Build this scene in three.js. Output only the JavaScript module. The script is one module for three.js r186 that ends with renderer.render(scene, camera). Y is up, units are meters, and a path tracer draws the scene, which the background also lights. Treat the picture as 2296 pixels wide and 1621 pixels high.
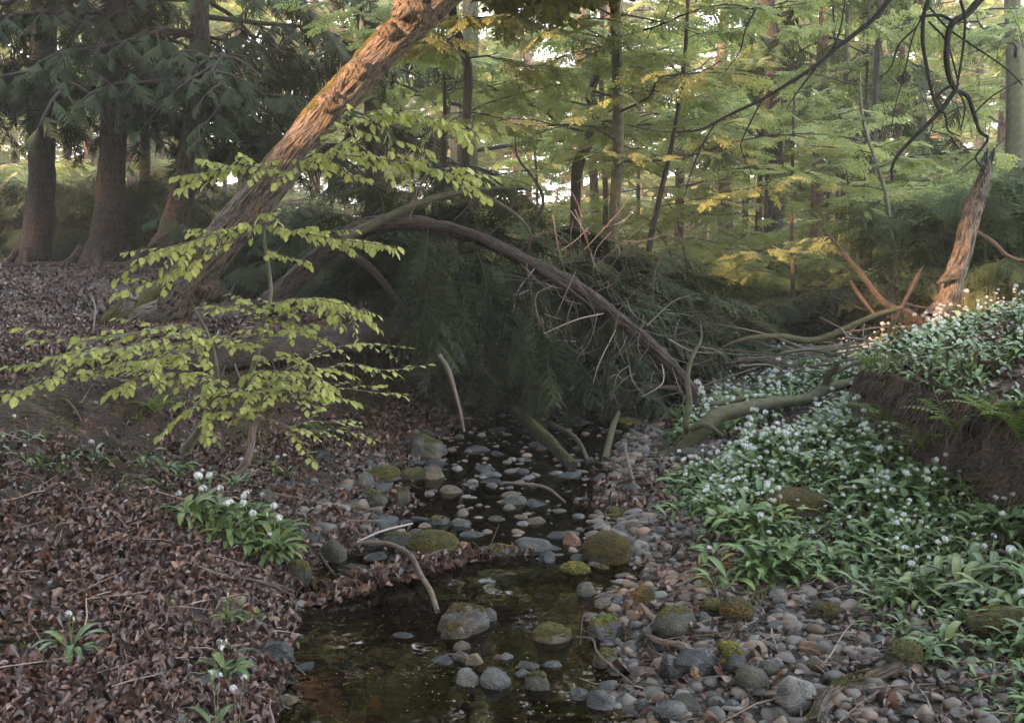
import * as THREE from 'three';
import { mergeGeometries } from 'three/addons/utils/BufferGeometryUtils.js';

// ------------------------------------------------------------------ camera, sky, sun, exposure
const scene = new THREE.Scene();
const EYE = 1.5, PITCH = 5.8 * Math.PI / 180, FOV = 40;
const camera = new THREE.PerspectiveCamera(FOV, 1024 / 722, 0.1, 600);
camera.position.set(0, EYE, 0);
camera.rotation.x = -PITCH;
scene.add(camera);
const renderer = new THREE.WebGLRenderer();
renderer.toneMapping = THREE.LinearToneMapping;
renderer.toneMappingExposure = 6.3;
renderer.shadowMap.enabled = true;
{ // pale evening sky, a little warmer towards the horizon
  const w = 128, h = 64, a = new Float32Array(w * h * 4);
  for (let j = 0; j < h; j++) {
    const e = Math.max(0, Math.sin((j + 0.5) / h * Math.PI - Math.PI / 2));
    const k = Math.pow(1 - e, 3);
    for (let i = 0; i < w; i++) a.set([0.73 + 0.34 * k, 0.865 + 0.125 * k, 1.07 - 0.15 * k, 1], (j * w + i) * 4);
  }
  const t = new THREE.DataTexture(a, w, h, THREE.RGBAFormat, THREE.FloatType);
  t.mapping = THREE.EquirectangularReflectionMapping; t.magFilter = THREE.LinearFilter; t.needsUpdate = true;
  scene.background = t; scene.environment = t;
}
const SUN = new THREE.Vector3(-0.80, 0.31, 0.55).normalize();
const sun = new THREE.DirectionalLight(new THREE.Color().setRGB(1, 0.58, 0.34), 5);
sun.target.position.set(0, 1, -10); sun.position.copy(SUN).multiplyScalar(60).add(sun.target.position);
sun.castShadow = true; sun.shadow.radius = 3; sun.shadow.mapSize.set(2048, 2048);
Object.assign(sun.shadow.camera, { left: -60, right: 60, top: 40, bottom: -40, near: 1, far: 220 });
scene.add(sun, sun.target);
scene.fog = new THREE.FogExp2(0xf0ead8, 0.0026);

// ------------------------------------------------------------------ helpers
const V = (x, y, z) => new THREE.Vector3(x, y, z);
function rngOf(a) { return () => { a |= 0; a = a + 0x6D2B79F5 | 0; let t = Math.imul(a ^ a >>> 15, 1 | a); t = t + Math.imul(t ^ t >>> 7, 61 | t) ^ t; return ((t ^ t >>> 14) >>> 0) / 4294967296; }; }
let R = rngOf(7);
const rr = (a, b) => a + (b - a) * R();
const lerp = (a, b, t) => a + (b - a) * t, clamp = (x, a, b) => Math.min(b, Math.max(a, x)), sstep = (a, b, x) => { x = clamp((x - a) / (b - a), 0, 1); return x * x * (3 - 2 * x); };
const PERM = new Uint8Array(512); { const q = rngOf(11), p = [...Array(256).keys()]; for (let i = 255; i > 0; i--) { const j = q() * (i + 1) | 0; [p[i], p[j]] = [p[j], p[i]]; } for (let i = 0; i < 512; i++) PERM[i] = p[i & 255]; }
const fade = t => t * t * t * (t * (t * 6 - 15) + 10);
function grad(h, x, y, z) { h &= 15; const u = h < 8 ? x : y, v = h < 4 ? y : h === 12 || h === 14 ? x : z; return ((h & 1) ? -u : u) + ((h & 2) ? -v : v); }
function noise(x, y, z = 0, P = 256) { // gradient noise, repeating every P in x and y
  const X = Math.floor(x), Y = Math.floor(y), Z = Math.floor(z); x -= X; y -= Y; z -= Z;
  const m = (n, p) => ((n % p) + p) % p, x0 = m(X, P), x1 = m(X + 1, P), y0 = m(Y, P), y1 = m(Y + 1, P), z0 = Z & 255, z1 = (Z + 1) & 255;
  const u = fade(x), v = fade(y), w = fade(z), p = (a, b, c) => PERM[PERM[PERM[a & 255] + (b & 255)] + c];
  return lerp(lerp(lerp(grad(p(x0, y0, z0), x, y, z), grad(p(x1, y0, z0), x - 1, y, z), u), lerp(grad(p(x0, y1, z0), x, y - 1, z), grad(p(x1, y1, z0), x - 1, y - 1, z), u), v),
    lerp(lerp(grad(p(x0, y0, z1), x, y, z - 1), grad(p(x1, y0, z1), x - 1, y, z - 1), u), lerp(grad(p(x0, y1, z1), x, y - 1, z - 1), grad(p(x1, y1, z1), x - 1, y - 1, z - 1), u), v), w);
}
function fbm(x, y, z = 0, o = 4, P = 256) { let s = 0, a = 0.5; for (let i = 0; i < o; i++) { s += a * noise(x, y, z + i * 7.3, P); x *= 2; y *= 2; z *= 2; P *= 2; a *= 0.5; } return s; }
// photograph coordinates: 2296 x 1621
const TY = Math.tan(FOV * Math.PI / 360), TX = TY * 1024 / 722, CP = Math.cos(PITCH), SP = Math.sin(PITCH);
function at(px, py, d) { const x = (px / 1148 - 1) * TX, y = (1 - py / 810.5) * TY, t = d / (y * SP + CP); return V(x * t, EYE + (y * CP - SP) * t, -d); }
const metres = (px, d) => px * 2 * TX * d / 2296;
const taken = {};
const numbered = n => { const k = taken[n] = (taken[n] ?? -1) + 1; return k ? `${n}_${String(k).padStart(3, '0')}` : n; };
function tag(o, label, category, group) { o.userData.label = label; o.userData.category = category; if (group) o.userData.group = group; return o; }
function shade(o) { o.traverse(m => { if (m.isMesh) { m.castShadow = true; m.receiveShadow = true; } }); return o; }
function thing(name, label, category, pos, group) { const o = new THREE.Group(); o.name = numbered(name); if (pos) o.position.copy(pos); tag(o, label, category, group); scene.add(o); return o; }
function part(name, geo, mat, parent, stuff) { const m = new THREE.Mesh(geo, mat); m.name = name; m.castShadow = m.receiveShadow = true; if (stuff) m.userData.kind = 'stuff'; parent.add(m); return m; }
function single(name, geo, mat, label, category, pos, group) { const m = new THREE.Mesh(geo, mat); m.name = numbered(name); m.castShadow = m.receiveShadow = true; if (pos) m.position.copy(pos); tag(m, label, category, group); scene.add(m); return m; }
const _x = V(), _y = V(), _z = V();
function basis(pos, dir, up, s, sy = s, sz = s) { // x along dir, y near up
  _x.copy(dir).normalize(); _z.crossVectors(_x, up); if (_z.lengthSq() < 1e-8) _z.set(0, 0, 1); _z.normalize(); _y.crossVectors(_z, _x);
  return new THREE.Matrix4().makeBasis(_x.clone().multiplyScalar(s), _y.clone().multiplyScalar(sy), _z.clone().multiplyScalar(sz)).setPosition(pos);
}
function instanced(name, geo, mat, mats, parent, tint, origin) {
  const m = new THREE.InstancedMesh(geo, mat, mats.length), c = new THREE.Color(), T = new THREE.Matrix4();
  if (origin) T.makeTranslation(-origin.x, -origin.y, -origin.z);
  mats.forEach((q, i) => { m.setMatrixAt(i, origin ? T.clone().multiply(q) : q); if (tint) { tint(c, q, i); m.setColorAt(i, c); } });
  m.name = name; m.castShadow = m.receiveShadow = true; m.userData.kind = 'stuff'; parent.add(m); return m;
}
function soup(p, c) { const g = new THREE.BufferGeometry(); g.setAttribute('position', new THREE.Float32BufferAttribute(p, 3)); if (c) g.setAttribute('color', new THREE.Float32BufferAttribute(c, 3)); g.computeVertexNormals(); return g; }

// ------------------------------------------------------------------ textures and materials
function tex(n, fn) { // fn(u, v) -> [r, g, b, height], repeating
  const c = new Uint8Array(n * n * 4), b = new Uint8Array(n * n * 4);
  for (let j = 0; j < n; j++) for (let i = 0; i < n; i++) {
    const q = fn(i / n, j / n), k = (j * n + i) * 4, h = clamp(q[3], 0, 1) * 255;
    for (let e = 0; e < 3; e++) c[k + e] = clamp(q[e], 0, 1) * 255;
    c[k + 3] = b[k + 3] = 255; b[k] = b[k + 1] = b[k + 2] = h;
  }
  const mk = (a, s) => { const t = new THREE.DataTexture(a, n, n); t.wrapS = t.wrapT = THREE.RepeatWrapping; t.magFilter = THREE.LinearFilter; t.minFilter = THREE.LinearMipmapLinearFilter; t.generateMipmaps = true; if (s) t.colorSpace = THREE.SRGBColorSpace; t.needsUpdate = true; return t; };
  return { map: mk(c, true), bumpMap: mk(b, false) };
}
const T = {};
T.ridged = tex(512, (u, v) => { // deep lengthwise furrows
  const w = 0.05 * fbm(u * 4, v * 4, 3, 3, 4), q = 1 - Math.abs(fbm((u + w) * 18, v * 5, 1, 4, 18)) * 2.6, f = fbm(u * 32, v * 32, 9, 3, 32);
  const b = 0.3 + 0.62 * clamp(q, 0, 1) + 0.35 * f, s = fbm(u * 5, v * 5, 40, 3, 5);
  return [b * (1 + 0.25 * s), b * (0.98 + 0.1 * s), b * (0.95 - 0.15 * s), 0.3 + 0.6 * clamp(q, 0, 1) + 0.3 * f];
});
T.smooth = tex(512, (u, v) => { const s = fbm(u * 6, v * 10, 2, 4, 2), f = fbm(u * 24, v * 64, 8, 3, 8), m = sstep(0.02, 0.25, fbm(u * 8, v * 8, 21, 4, 8)); const b = 0.72 + 0.3 * s + 0.3 * f; return [b * (1 - 0.15 * m), b * (1 - 0.02 * m), b * (0.95 - 0.35 * m), 0.5 + f + 0.3 * s]; });
T.stone = tex(512, (u, v) => { const s = fbm(u * 4, v * 4, 2, 5, 4), f = fbm(u * 64, v * 64, 8, 2, 64), l = sstep(0.2, 0.26, fbm(u * 14, v * 14, 33, 3, 14)); const b = 0.72 + 0.75 * s + 0.4 * f + 0.2 * l; return [b, b * (1 - 0.06 * s), b * (0.98 - 0.2 * s), 0.5 + 0.6 * s + 0.3 * f]; });
T.moss = tex(512, (u, v) => { const s = fbm(u * 8, v * 8, 2, 4, 8), f = noise(u * 96, v * 96, 8, 96), g = noise(u * 40, v * 40, 3, 40); const b = 0.62 + 0.45 * f + 0.3 * g + 0.3 * s; return [b * (1 + 0.35 * s), b, b * 0.8, 0.5 + 0.4 * f + 0.35 * g]; });
T.soil = tex(1024, (u, v) => { const s = fbm(u * 6, v * 6, 2, 5, 6), f = fbm(u * 48, v * 48, 8, 3, 48), g = fbm(u * 20, v * 60, 17, 2, 20); const b = 0.64 + 0.5 * s + 0.5 * f + 0.3 * g; return [b, b * (0.98 - 0.08 * s), b * (0.97 - 0.12 * s), 0.5 + 0.5 * s + 0.5 * f]; });
T.leaf = tex(128, (u, v) => { const d = Math.abs(v - 0.5), r = Math.abs(((u * 7 + d * 5) % 1) - 0.5) < 0.09 ? 0.8 : 1, m = d < 0.03 ? 1.18 : r; const n = 0.9 + 0.25 * fbm(u * 4, v * 4, 6, 3, 4); return [m * n, m * n, m * n, m * 0.5]; });
T.ripple = tex(512, (u, v) => { const h = 0.5 + 0.6 * fbm(u * 5, v * 5, 3, 3, 5) + 0.12 * noise(u * 24, v * 24, 5, 24); return [1, 1, 1, h]; });
const lin = (r, g, b) => new THREE.Color().setRGB(r, g, b);
const std = (c, t, bump = 0.01, rough = 0.9, extra = {}) => new THREE.MeshStandardMaterial({ color: c, roughness: rough, side: THREE.DoubleSide, ...(t ? { map: t.map, bumpMap: t.bumpMap, bumpScale: bump } : {}), ...extra });
const leafy = (c, through, extra = {}) => new THREE.MeshPhysicalMaterial({ color: c, roughness: 1, transmission: through, thickness: 0, side: THREE.DoubleSide, specularIntensity: 0.5, ...extra });
const dull = c => new THREE.MeshPhysicalMaterial({ color: c, roughness: 0.95, specularIntensity: 0.25, side: THREE.DoubleSide });
const M = {
  bark: std(lin(0.22, 0.18, 0.14), T.ridged, 0.032), yewBark: std(lin(0.095, 0.07, 0.06), T.ridged, 0.02), deadWood: std(lin(0.18, 0.14, 0.11), T.ridged, 0.006), paleWood: std(lin(0.30, 0.235, 0.19), T.ridged, 0.004, 0.8), greyBark: std(lin(0.165, 0.155, 0.115), T.smooth, 0.004),
  oliveBark: std(lin(0.15, 0.135, 0.085), T.smooth, 0.004), darkBark: std(lin(0.06, 0.05, 0.043), T.ridged, 0.012), redBark: std(lin(0.24, 0.14, 0.10), T.ridged, 0.015), brownBark: std(lin(0.15, 0.105, 0.075), T.ridged, 0.02), freshWood: std(lin(0.55, 0.36, 0.2), T.ridged, 0.004),
  twig: std(lin(0.12, 0.092, 0.075), null), palePlain: std(lin(0.33, 0.28, 0.24), null), greyStem: std(lin(0.36, 0.33, 0.29), T.smooth, 0.003), moss: std(lin(0.15, 0.135, 0.032), T.moss, 0.012, 1), mossBright: std(lin(0.24, 0.22, 0.035), T.moss, 0.01, 1), mossBrown: std(lin(0.14, 0.105, 0.03), T.moss, 0.012, 1),
  yew: dull(lin(0.034, 0.045, 0.024)), hemlock: dull(lin(0.055, 0.075, 0.03)), beech: leafy(lin(0.23, 0.27, 0.08), 0.55), roof: dull(lin(0.16, 0.19, 0.045)), sapling: leafy(lin(0.52, 0.57, 0.16), 0.48, { map: T.leaf.map }),
  litter: std(lin(0.17, 0.114, 0.094), T.leaf, 0.002, 0.36), garlic: std(lin(0.105, 0.175, 0.05), T.leaf, 0.002, 0.5), garlicStem: std(lin(0.17, 0.22, 0.08), null, 0, 0.6), petal: std(lin(0.80, 0.83, 0.82), null, 0, 0.8), bud: std(lin(0.5, 0.52, 0.28), null), fern: leafy(lin(0.12, 0.17, 0.03), 0.3), grass: leafy(lin(0.13, 0.14, 0.045), 0.3), redGrass: leafy(lin(0.3, 0.16, 0.10), 0.3),
};
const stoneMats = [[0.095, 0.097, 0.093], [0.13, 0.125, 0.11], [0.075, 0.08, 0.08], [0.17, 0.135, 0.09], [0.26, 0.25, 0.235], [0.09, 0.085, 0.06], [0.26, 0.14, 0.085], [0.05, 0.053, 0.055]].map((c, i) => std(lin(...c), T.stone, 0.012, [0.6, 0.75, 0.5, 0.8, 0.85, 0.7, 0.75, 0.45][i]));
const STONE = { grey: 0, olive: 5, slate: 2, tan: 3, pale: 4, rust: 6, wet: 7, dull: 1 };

// ------------------------------------------------------------------ terrain
// at each distance, 14 features from far left to far right: bank top, bank foot, water edges, slope, face foot, face top ...
const SEC = [
  [1.0, -30, 1.6, -8, 1.1, -4.5, .75, -3.0, .55, -1.7, .27, -.65, -.02, .1, -.14, .75, 0, 1.3, .1, 1.8, .2, 2.6, .36, 2.9, .8, 3.8, 1.2, 30, 2.2],
  [3.0, -30, 1.6, -8, 1.1, -4.6, .75, -3.2, .5, -1.5, .26, -.72, -.02, -.1, -.14, .45, -.01, 1.0, .08, 1.6, .17, 2.4, .36, 2.6, .8, 3.8, 1.1, 30, 1.8],
  [4.4, -30, 1.6, -8, 1.1, -4.8, .8, -3.5, .52, -1.5, .28, -.88, -.02, -.2, -.14, .38, -.01, 1.0, .1, 1.7, .22, 2.25, .38, 2.4, .84, 3.6, 1.18, 30, 1.9],
  [5.4, -30, 1.6, -8, 1.1, -4.8, .85, -3.1, .64, -1.75, .3, -.66, .015, 0, -.08, .5, .01, 1.1, .12, 1.7, .27, 2.12, .42, 2.22, .8, 3.7, 1.12, 30, 1.9],
  [6.2, -30, 1.6, -8, 1.1, -4.5, .98, -2.4, .86, -1.75, .26, -.78, .04, .05, -.06, .6, .03, 1.2, .15, 1.75, .3, 2.15, .45, 2.28, .8, 3.9, 1.12, 30, 1.9],
  [7.0, -30, 1.6, -8, 1.08, -4.5, .95, -1.85, .92, -1.6, .26, -.75, .05, .15, -.04, .7, .05, 1.3, .17, 1.9, .32, 2.45, .48, 2.65, .82, 4.2, 1.12, 30, 1.9],
  [8.0, -30, 1.6, -8, 1.06, -4.6, .88, -1.4, .96, -1.28, .26, -.55, .07, .4, -.02, 1.0, .07, 1.5, .18, 2.2, .32, 2.9, .5, 3.3, .85, 4.8, 1.12, 30, 1.9],
  [9.2, -30, 1.6, -8, 1.06, -4.8, .85, -1.05, .92, -.8, .35, -.3, .08, .8, .06, 1.5, .12, 2.0, .2, 2.6, .32, 3.4, .5, 4.0, .92, 5.4, 1.12, 30, 1.9],
  [10.5, -30, 1.6, -8, 1.12, -5.0, .9, -.6, .95, -.2, .6, .2, .45, 1.0, .42, 1.7, .38, 2.3, .36, 3.0, .4, 4.0, .52, 4.8, 1.0, 6.0, 1.25, 30, 2.0],
  [12, -30, 1.6, -8.5, 1.26, -5.0, 1.12, -.5, 1.0, 0, .85, .5, .75, 1.0, .7, 1.8, .6, 2.6, .5, 3.5, .5, 5.0, .58, 5.8, .95, 7.2, 1.2, 30, 1.8],
  [15, -32, 1.6, -9, 1.43, -5.5, 1.41, -2.0, 1.2, -.5, 1.0, .5, .9, 1.5, .8, 2.5, .7, 3.5, .62, 5.0, .6, 7.0, .65, 8.0, .9, 10, 1.2, 32, 1.6],
  [20, -35, 1.4, -11, 1.25, -7, 1.25, -3.0, 1.15, -1, 1.0, .5, .9, 2.0, .8, 3.5, .72, 5.0, .7, 7.0, .7, 9.0, .75, 11, .9, 14, 1.2, 35, 1.5],
  [40, -60, 1.6, -22, 1.2, -14, 1.1, -8, 1.0, -3, 1, 0, .9, 4, .9, 7, .9, 10, .9, 14, .9, 18, .9, 22, 1, 28, 1.2, 60, 1.6],
  [140, -160, 9, -80, 8, -50, 7, -30, 6, -12, 6, 0, 6, 12, 6, 22, 6, 34, 6, 46, 6, 60, 7, 75, 7, 95, 8, 160, 9]];
const NF = 14, SD = SEC.map(s => s[0]);
function pslopes(xs, ys) {
  const n = xs.length, d = [], m = new Array(n); for (let i = 0; i < n - 1; i++) d.push((ys[i + 1] - ys[i]) / (xs[i + 1] - xs[i]));
  m[0] = d[0]; m[n - 1] = d[n - 2]; for (let i = 1; i < n - 1; i++) m[i] = d[i - 1] * d[i] <= 0 ? 0 : 2 / (1 / d[i - 1] + 1 / d[i]); return m;
}
function herm(xs, ys, m, x) { let i = 0; const n = xs.length; if (x <= xs[0]) return ys[0]; if (x >= xs[n - 1]) return ys[n - 1]; while (x > xs[i + 1]) i++; const h = xs[i + 1] - xs[i], t = (x - xs[i]) / h, t2 = t * t, t3 = t2 * t; return (2 * t3 - 3 * t2 + 1) * ys[i] + (t3 - 2 * t2 + t) * h * m[i] + (-2 * t3 + 3 * t2) * ys[i + 1] + (t3 - t2) * h * m[i + 1]; }
const FX = [], FH = [], FXm = [], FHm = [];
for (let k = 0; k < NF; k++) { FX.push(SEC.map(s => s[1 + 2 * k])); FH.push(SEC.map(s => s[2 + 2 * k])); FXm.push(pslopes(SD, FX[k])); FHm.push(pslopes(SD, FH[k])); }
const secCache = new Map();
function section(d) {
  const key = Math.round(d * 40); let s = secCache.get(key); if (s) return s; const q = key / 40, xs = [], hs = [];
  for (let k = 0; k < NF; k++) { xs.push(herm(SD, FX[k], FXm[k], q)); hs.push(herm(SD, FH[k], FHm[k], q)); if (k && xs[k] < xs[k - 1] + 0.04) xs[k] = xs[k - 1] + 0.04; }
  s = { xs, hs, m: pslopes(xs, hs) }; secCache.set(key, s); return s;
}
function segOf(x, d) { const s = section(d).xs; let i = 0; while (i < NF - 2 && x > s[i + 1]) i++; return i + clamp((x - s[i]) / (s[i + 1] - s[i]), 0, 0.999); }
function groundH(x, d) {
  d = clamp(d, 1, 140); const s = section(d), f = segOf(x, d); let h = herm(s.xs, s.hs, s.m, x);
  const wet = sstep(4.4, 5.2, f) * (1 - sstep(7, 8, f)) * sstep(10, 9, d), far = sstep(14, 40, d);
  h += (1 - 0.75 * wet) * (0.11 * fbm(x * 0.8, d * 0.8, 5, 2) + 0.055 * fbm(x * 3.1, d * 3.1, 2, 3)) + far * 1.2 * fbm(x * 0.08, d * 0.08, 4, 2);
  if (f > 3 && f < 4 || f > 10 && f < 11) h += (0.14 * fbm(x * 5, d * 5, 9, 3) + 0.08 * noise(d * 9, x * 2, 4)) * Math.sin(Math.PI * (f % 1));
  return h;
}
const ground = (x, d) => V(x, groundH(x, d), -d);
function groundN(x, d) { const e = 0.05; return V(groundH(x - e, d) - groundH(x + e, d), 2 * e, groundH(x, d + e) - groundH(x, d - e)).normalize(); }
function hit(px, py) { let lo = 1.5; for (let d = 1.8; d < 60; d *= 1.006) { const p = at(px, py, d); if (p.y < groundH(p.x, d)) { let hi = d; for (let i = 0; i < 14; i++) { const m = (lo + hi) / 2, q = at(px, py, m); if (q.y < groundH(q.x, m)) hi = m; else lo = m; } return at(px, py, hi); } lo = d; } return at(px, py, 40); }
const waterY = d => lerp(lerp(0, 0.035, sstep(4.25, 4.7, d)), 0.11, sstep(5, 9.2, d));
{
  const ds = []; for (let d = 1; d < 16; d += 0.05) ds.push(d); for (let d = 16; d <= 140; d *= 1.045) ds.push(d); ds.push(140);
  const sub = [10, 14, 16, 26, 14, 20, 16, 16, 16, 14, 18, 22, 14, 10].slice(0, NF - 1), us = [0]; for (let k = 0; k < NF - 1; k++) for (let i = 1; i <= sub[k]; i++) us.push(k + i / sub[k]);
  const pos = [], uv = [], col = [], idx = [], n = us.length;
  const litter = [0.115, 0.078, 0.062], moss = [0.085, 0.075, 0.022], soil = [0.17, 0.115, 0.085], mud = [0.055, 0.042, 0.032], grit = [0.12, 0.09, 0.07], woods = [0.075, 0.085, 0.03];
  for (const d of ds) {
    const s = section(d); let arc = 0, px = null, ph = null; const x5 = s.xs[0];
    for (const u of us) {
      const k = Math.min(NF - 2, Math.floor(u)), t = u - k, x = lerp(s.xs[k], s.xs[k + 1], t), h = groundH(x, d);
      if (px !== null) arc += Math.hypot(x - px, h - ph); px = x; ph = h; pos.push(x, h, -d); uv.push((x5 + arc) * 0.9, (d + 0.7 * h) * 0.9);
      const f = u, c = [0, 0, 0], n1 = fbm(x * 1.1, d * 1.1, 30, 4), n2 = fbm(x * 5, d * 5, 36, 3);
      const w = { mud: sstep(4.6, 5.1, f) * (1 - sstep(6.9, 7.3, f)) * sstep(10, 9, d), soil: sstep(9.9, 10.15, f) * (1 - sstep(10.8, 11.1, f + 0.5 * n2)) * sstep(14, 9, d), grit: sstep(6.9, 7.3, f) * (1 - sstep(8.6, 9.3, f)) * sstep(12, 9, d), woods: sstep(15, 20, d) };
      w.moss = (1 - w.mud) * (1 - w.soil) * clamp(sstep(0.02, 0.22, n1 + 0.6 * n2) * 0.9 + (f > 3 && f < 4 ? 0.5 * sstep(-0.1, 0.2, n2) : 0), 0, 1) * (1 - 0.7 * w.grit);
      for (let e = 0; e < 3; e++) { let v = litter[e]; v = lerp(v, grit[e], w.grit); v = lerp(v, soil[e], w.soil); v = lerp(v, moss[e], w.moss * 0.8); v = lerp(v, mud[e], w.mud); v = lerp(v, woods[e], w.woods); c[e] = v; }
      col.push(...c);
    }
  }
  for (let j = 0; j < ds.length - 1; j++) for (let i = 0; i < n - 1; i++) { const a = j * n + i; idx.push(a, a + 1, a + n, a + 1, a + n + 1, a + n); }
  const g = new THREE.BufferGeometry(); g.setAttribute('position', new THREE.Float32BufferAttribute(pos, 3)); g.setAttribute('uv', new THREE.Float32BufferAttribute(uv, 2)); g.setAttribute('color', new THREE.Float32BufferAttribute(col, 3)); g.setIndex(idx); g.computeVertexNormals();
  const m = new THREE.Mesh(g, std(lin(1, 1, 1), T.soil, 0.035, 0.95, { vertexColors: true })); m.name = 'ground'; m.receiveShadow = m.castShadow = true; m.userData = { kind: 'structure', label: 'woodland floor of soil, moss and leaf mould with the stream bed' }; scene.add(m);
  // ground behind and beside the photographer
  const g2 = new THREE.PlaneGeometry(120, 60, 60, 30); g2.rotateX(-Math.PI / 2); g2.translate(0, 0, 29.2); const q = g2.attributes.position;
  for (let i = 0; i < q.count; i++) { const x = q.getX(i), z = q.getZ(i); q.setY(i, groundH(clamp(x, -30, 30), 1) - 0.03 + (z > 0 ? z * 0.03 * sstep(0, 20, z) : 0)); }
  g2.computeVertexNormals(); const m2 = new THREE.Mesh(g2, std(lin(0.1, 0.075, 0.05), T.soil, 0.02)); m2.name = 'ground_behind'; m2.userData.kind = 'structure'; m2.receiveShadow = true; scene.add(m2);
}
{ // turf lip overhanging the left bank, with the hollow below
  const pos = [], uv = [], idx = [], sec = [[-0.25, -0.02], [0, 0.035], [0.16, 0.045], [0.3, 0.02], [0.4, -0.04], [0.42, -0.1], [0.34, -0.13], [0.18, -0.15], [0, -0.2], [-0.2, -0.4]], ds = []; for (let d = 6.1; d <= 10.6; d += 0.07) ds.push(d);
  ds.forEach((d, j) => { const x0 = section(d).xs[3], y0 = groundH(x0 - 0.12, d), k = Math.sin(Math.PI * clamp((d - 6.1) / 4.5, 0, 1)) ** 0.5 * (0.75 + 1.1 * fbm(d * 1.7, 3, 8, 3)); sec.forEach(([x, y], i) => { const w = x > 0 ? k : 1, n = 0.05 * noise(x * 9, d * 5, 7); pos.push(x0 + x * w + n, y0 + (y > 0 ? y : y * (0.5 + 0.5 * k)) + n - (x > 0.1 ? 0.1 * x : 0), -d); uv.push(i * 0.1, d * 0.9); if (j && i) { const a = j * sec.length + i, m = sec.length; idx.push(a, a - m, a - 1, a - 1, a - m, a - m - 1); } }); });
  const g = new THREE.BufferGeometry(); g.setAttribute('position', new THREE.Float32BufferAttribute(pos, 3)); g.setAttribute('uv', new THREE.Float32BufferAttribute(uv, 2)); g.setIndex(idx); g.computeVertexNormals();
  const m = new THREE.Mesh(g, std(lin(0.1, 0.07, 0.052), T.soil, 0.03)); m.name = 'bank_overhang'; m.castShadow = m.receiveShadow = true; m.userData = { kind: 'structure', label: 'overhanging turf lip of the undercut left bank' }; scene.add(m);
}
{ // peaty water
  const pos = [], uv = [], idx = [], nx = 14, ds = []; for (let d = 1; d <= 9.4; d += 0.14) ds.push(d);
  ds.forEach((d, j) => { const s = section(d).xs, a = s[5] - 0.35, b = s[7] + 0.35; for (let i = 0; i <= nx; i++) { const x = lerp(a, b, i / nx); pos.push(x, waterY(d), -d); uv.push(x * 0.8, d * 0.8); if (j && i) { const k = j * (nx + 1) + i; idx.push(k, k - 1, k - nx - 1, k - 1, k - nx - 2, k - nx - 1); } } });
  const g = new THREE.BufferGeometry(); g.setAttribute('position', new THREE.Float32BufferAttribute(pos, 3)); g.setAttribute('uv', new THREE.Float32BufferAttribute(uv, 2)); g.setIndex(idx); g.computeVertexNormals();
  const m = new THREE.Mesh(g, new THREE.MeshPhysicalMaterial({ color: lin(0.30, 0.20, 0.12), roughness: 0.02, transmission: 1, thickness: 0, ior: 1.33, bumpMap: T.ripple.bumpMap, bumpScale: 0.0022, side: THREE.DoubleSide })); m.name = 'stream_water'; m.userData = { kind: 'structure', label: 'dark brown shallow stream water' }; scene.add(m);
}

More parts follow.
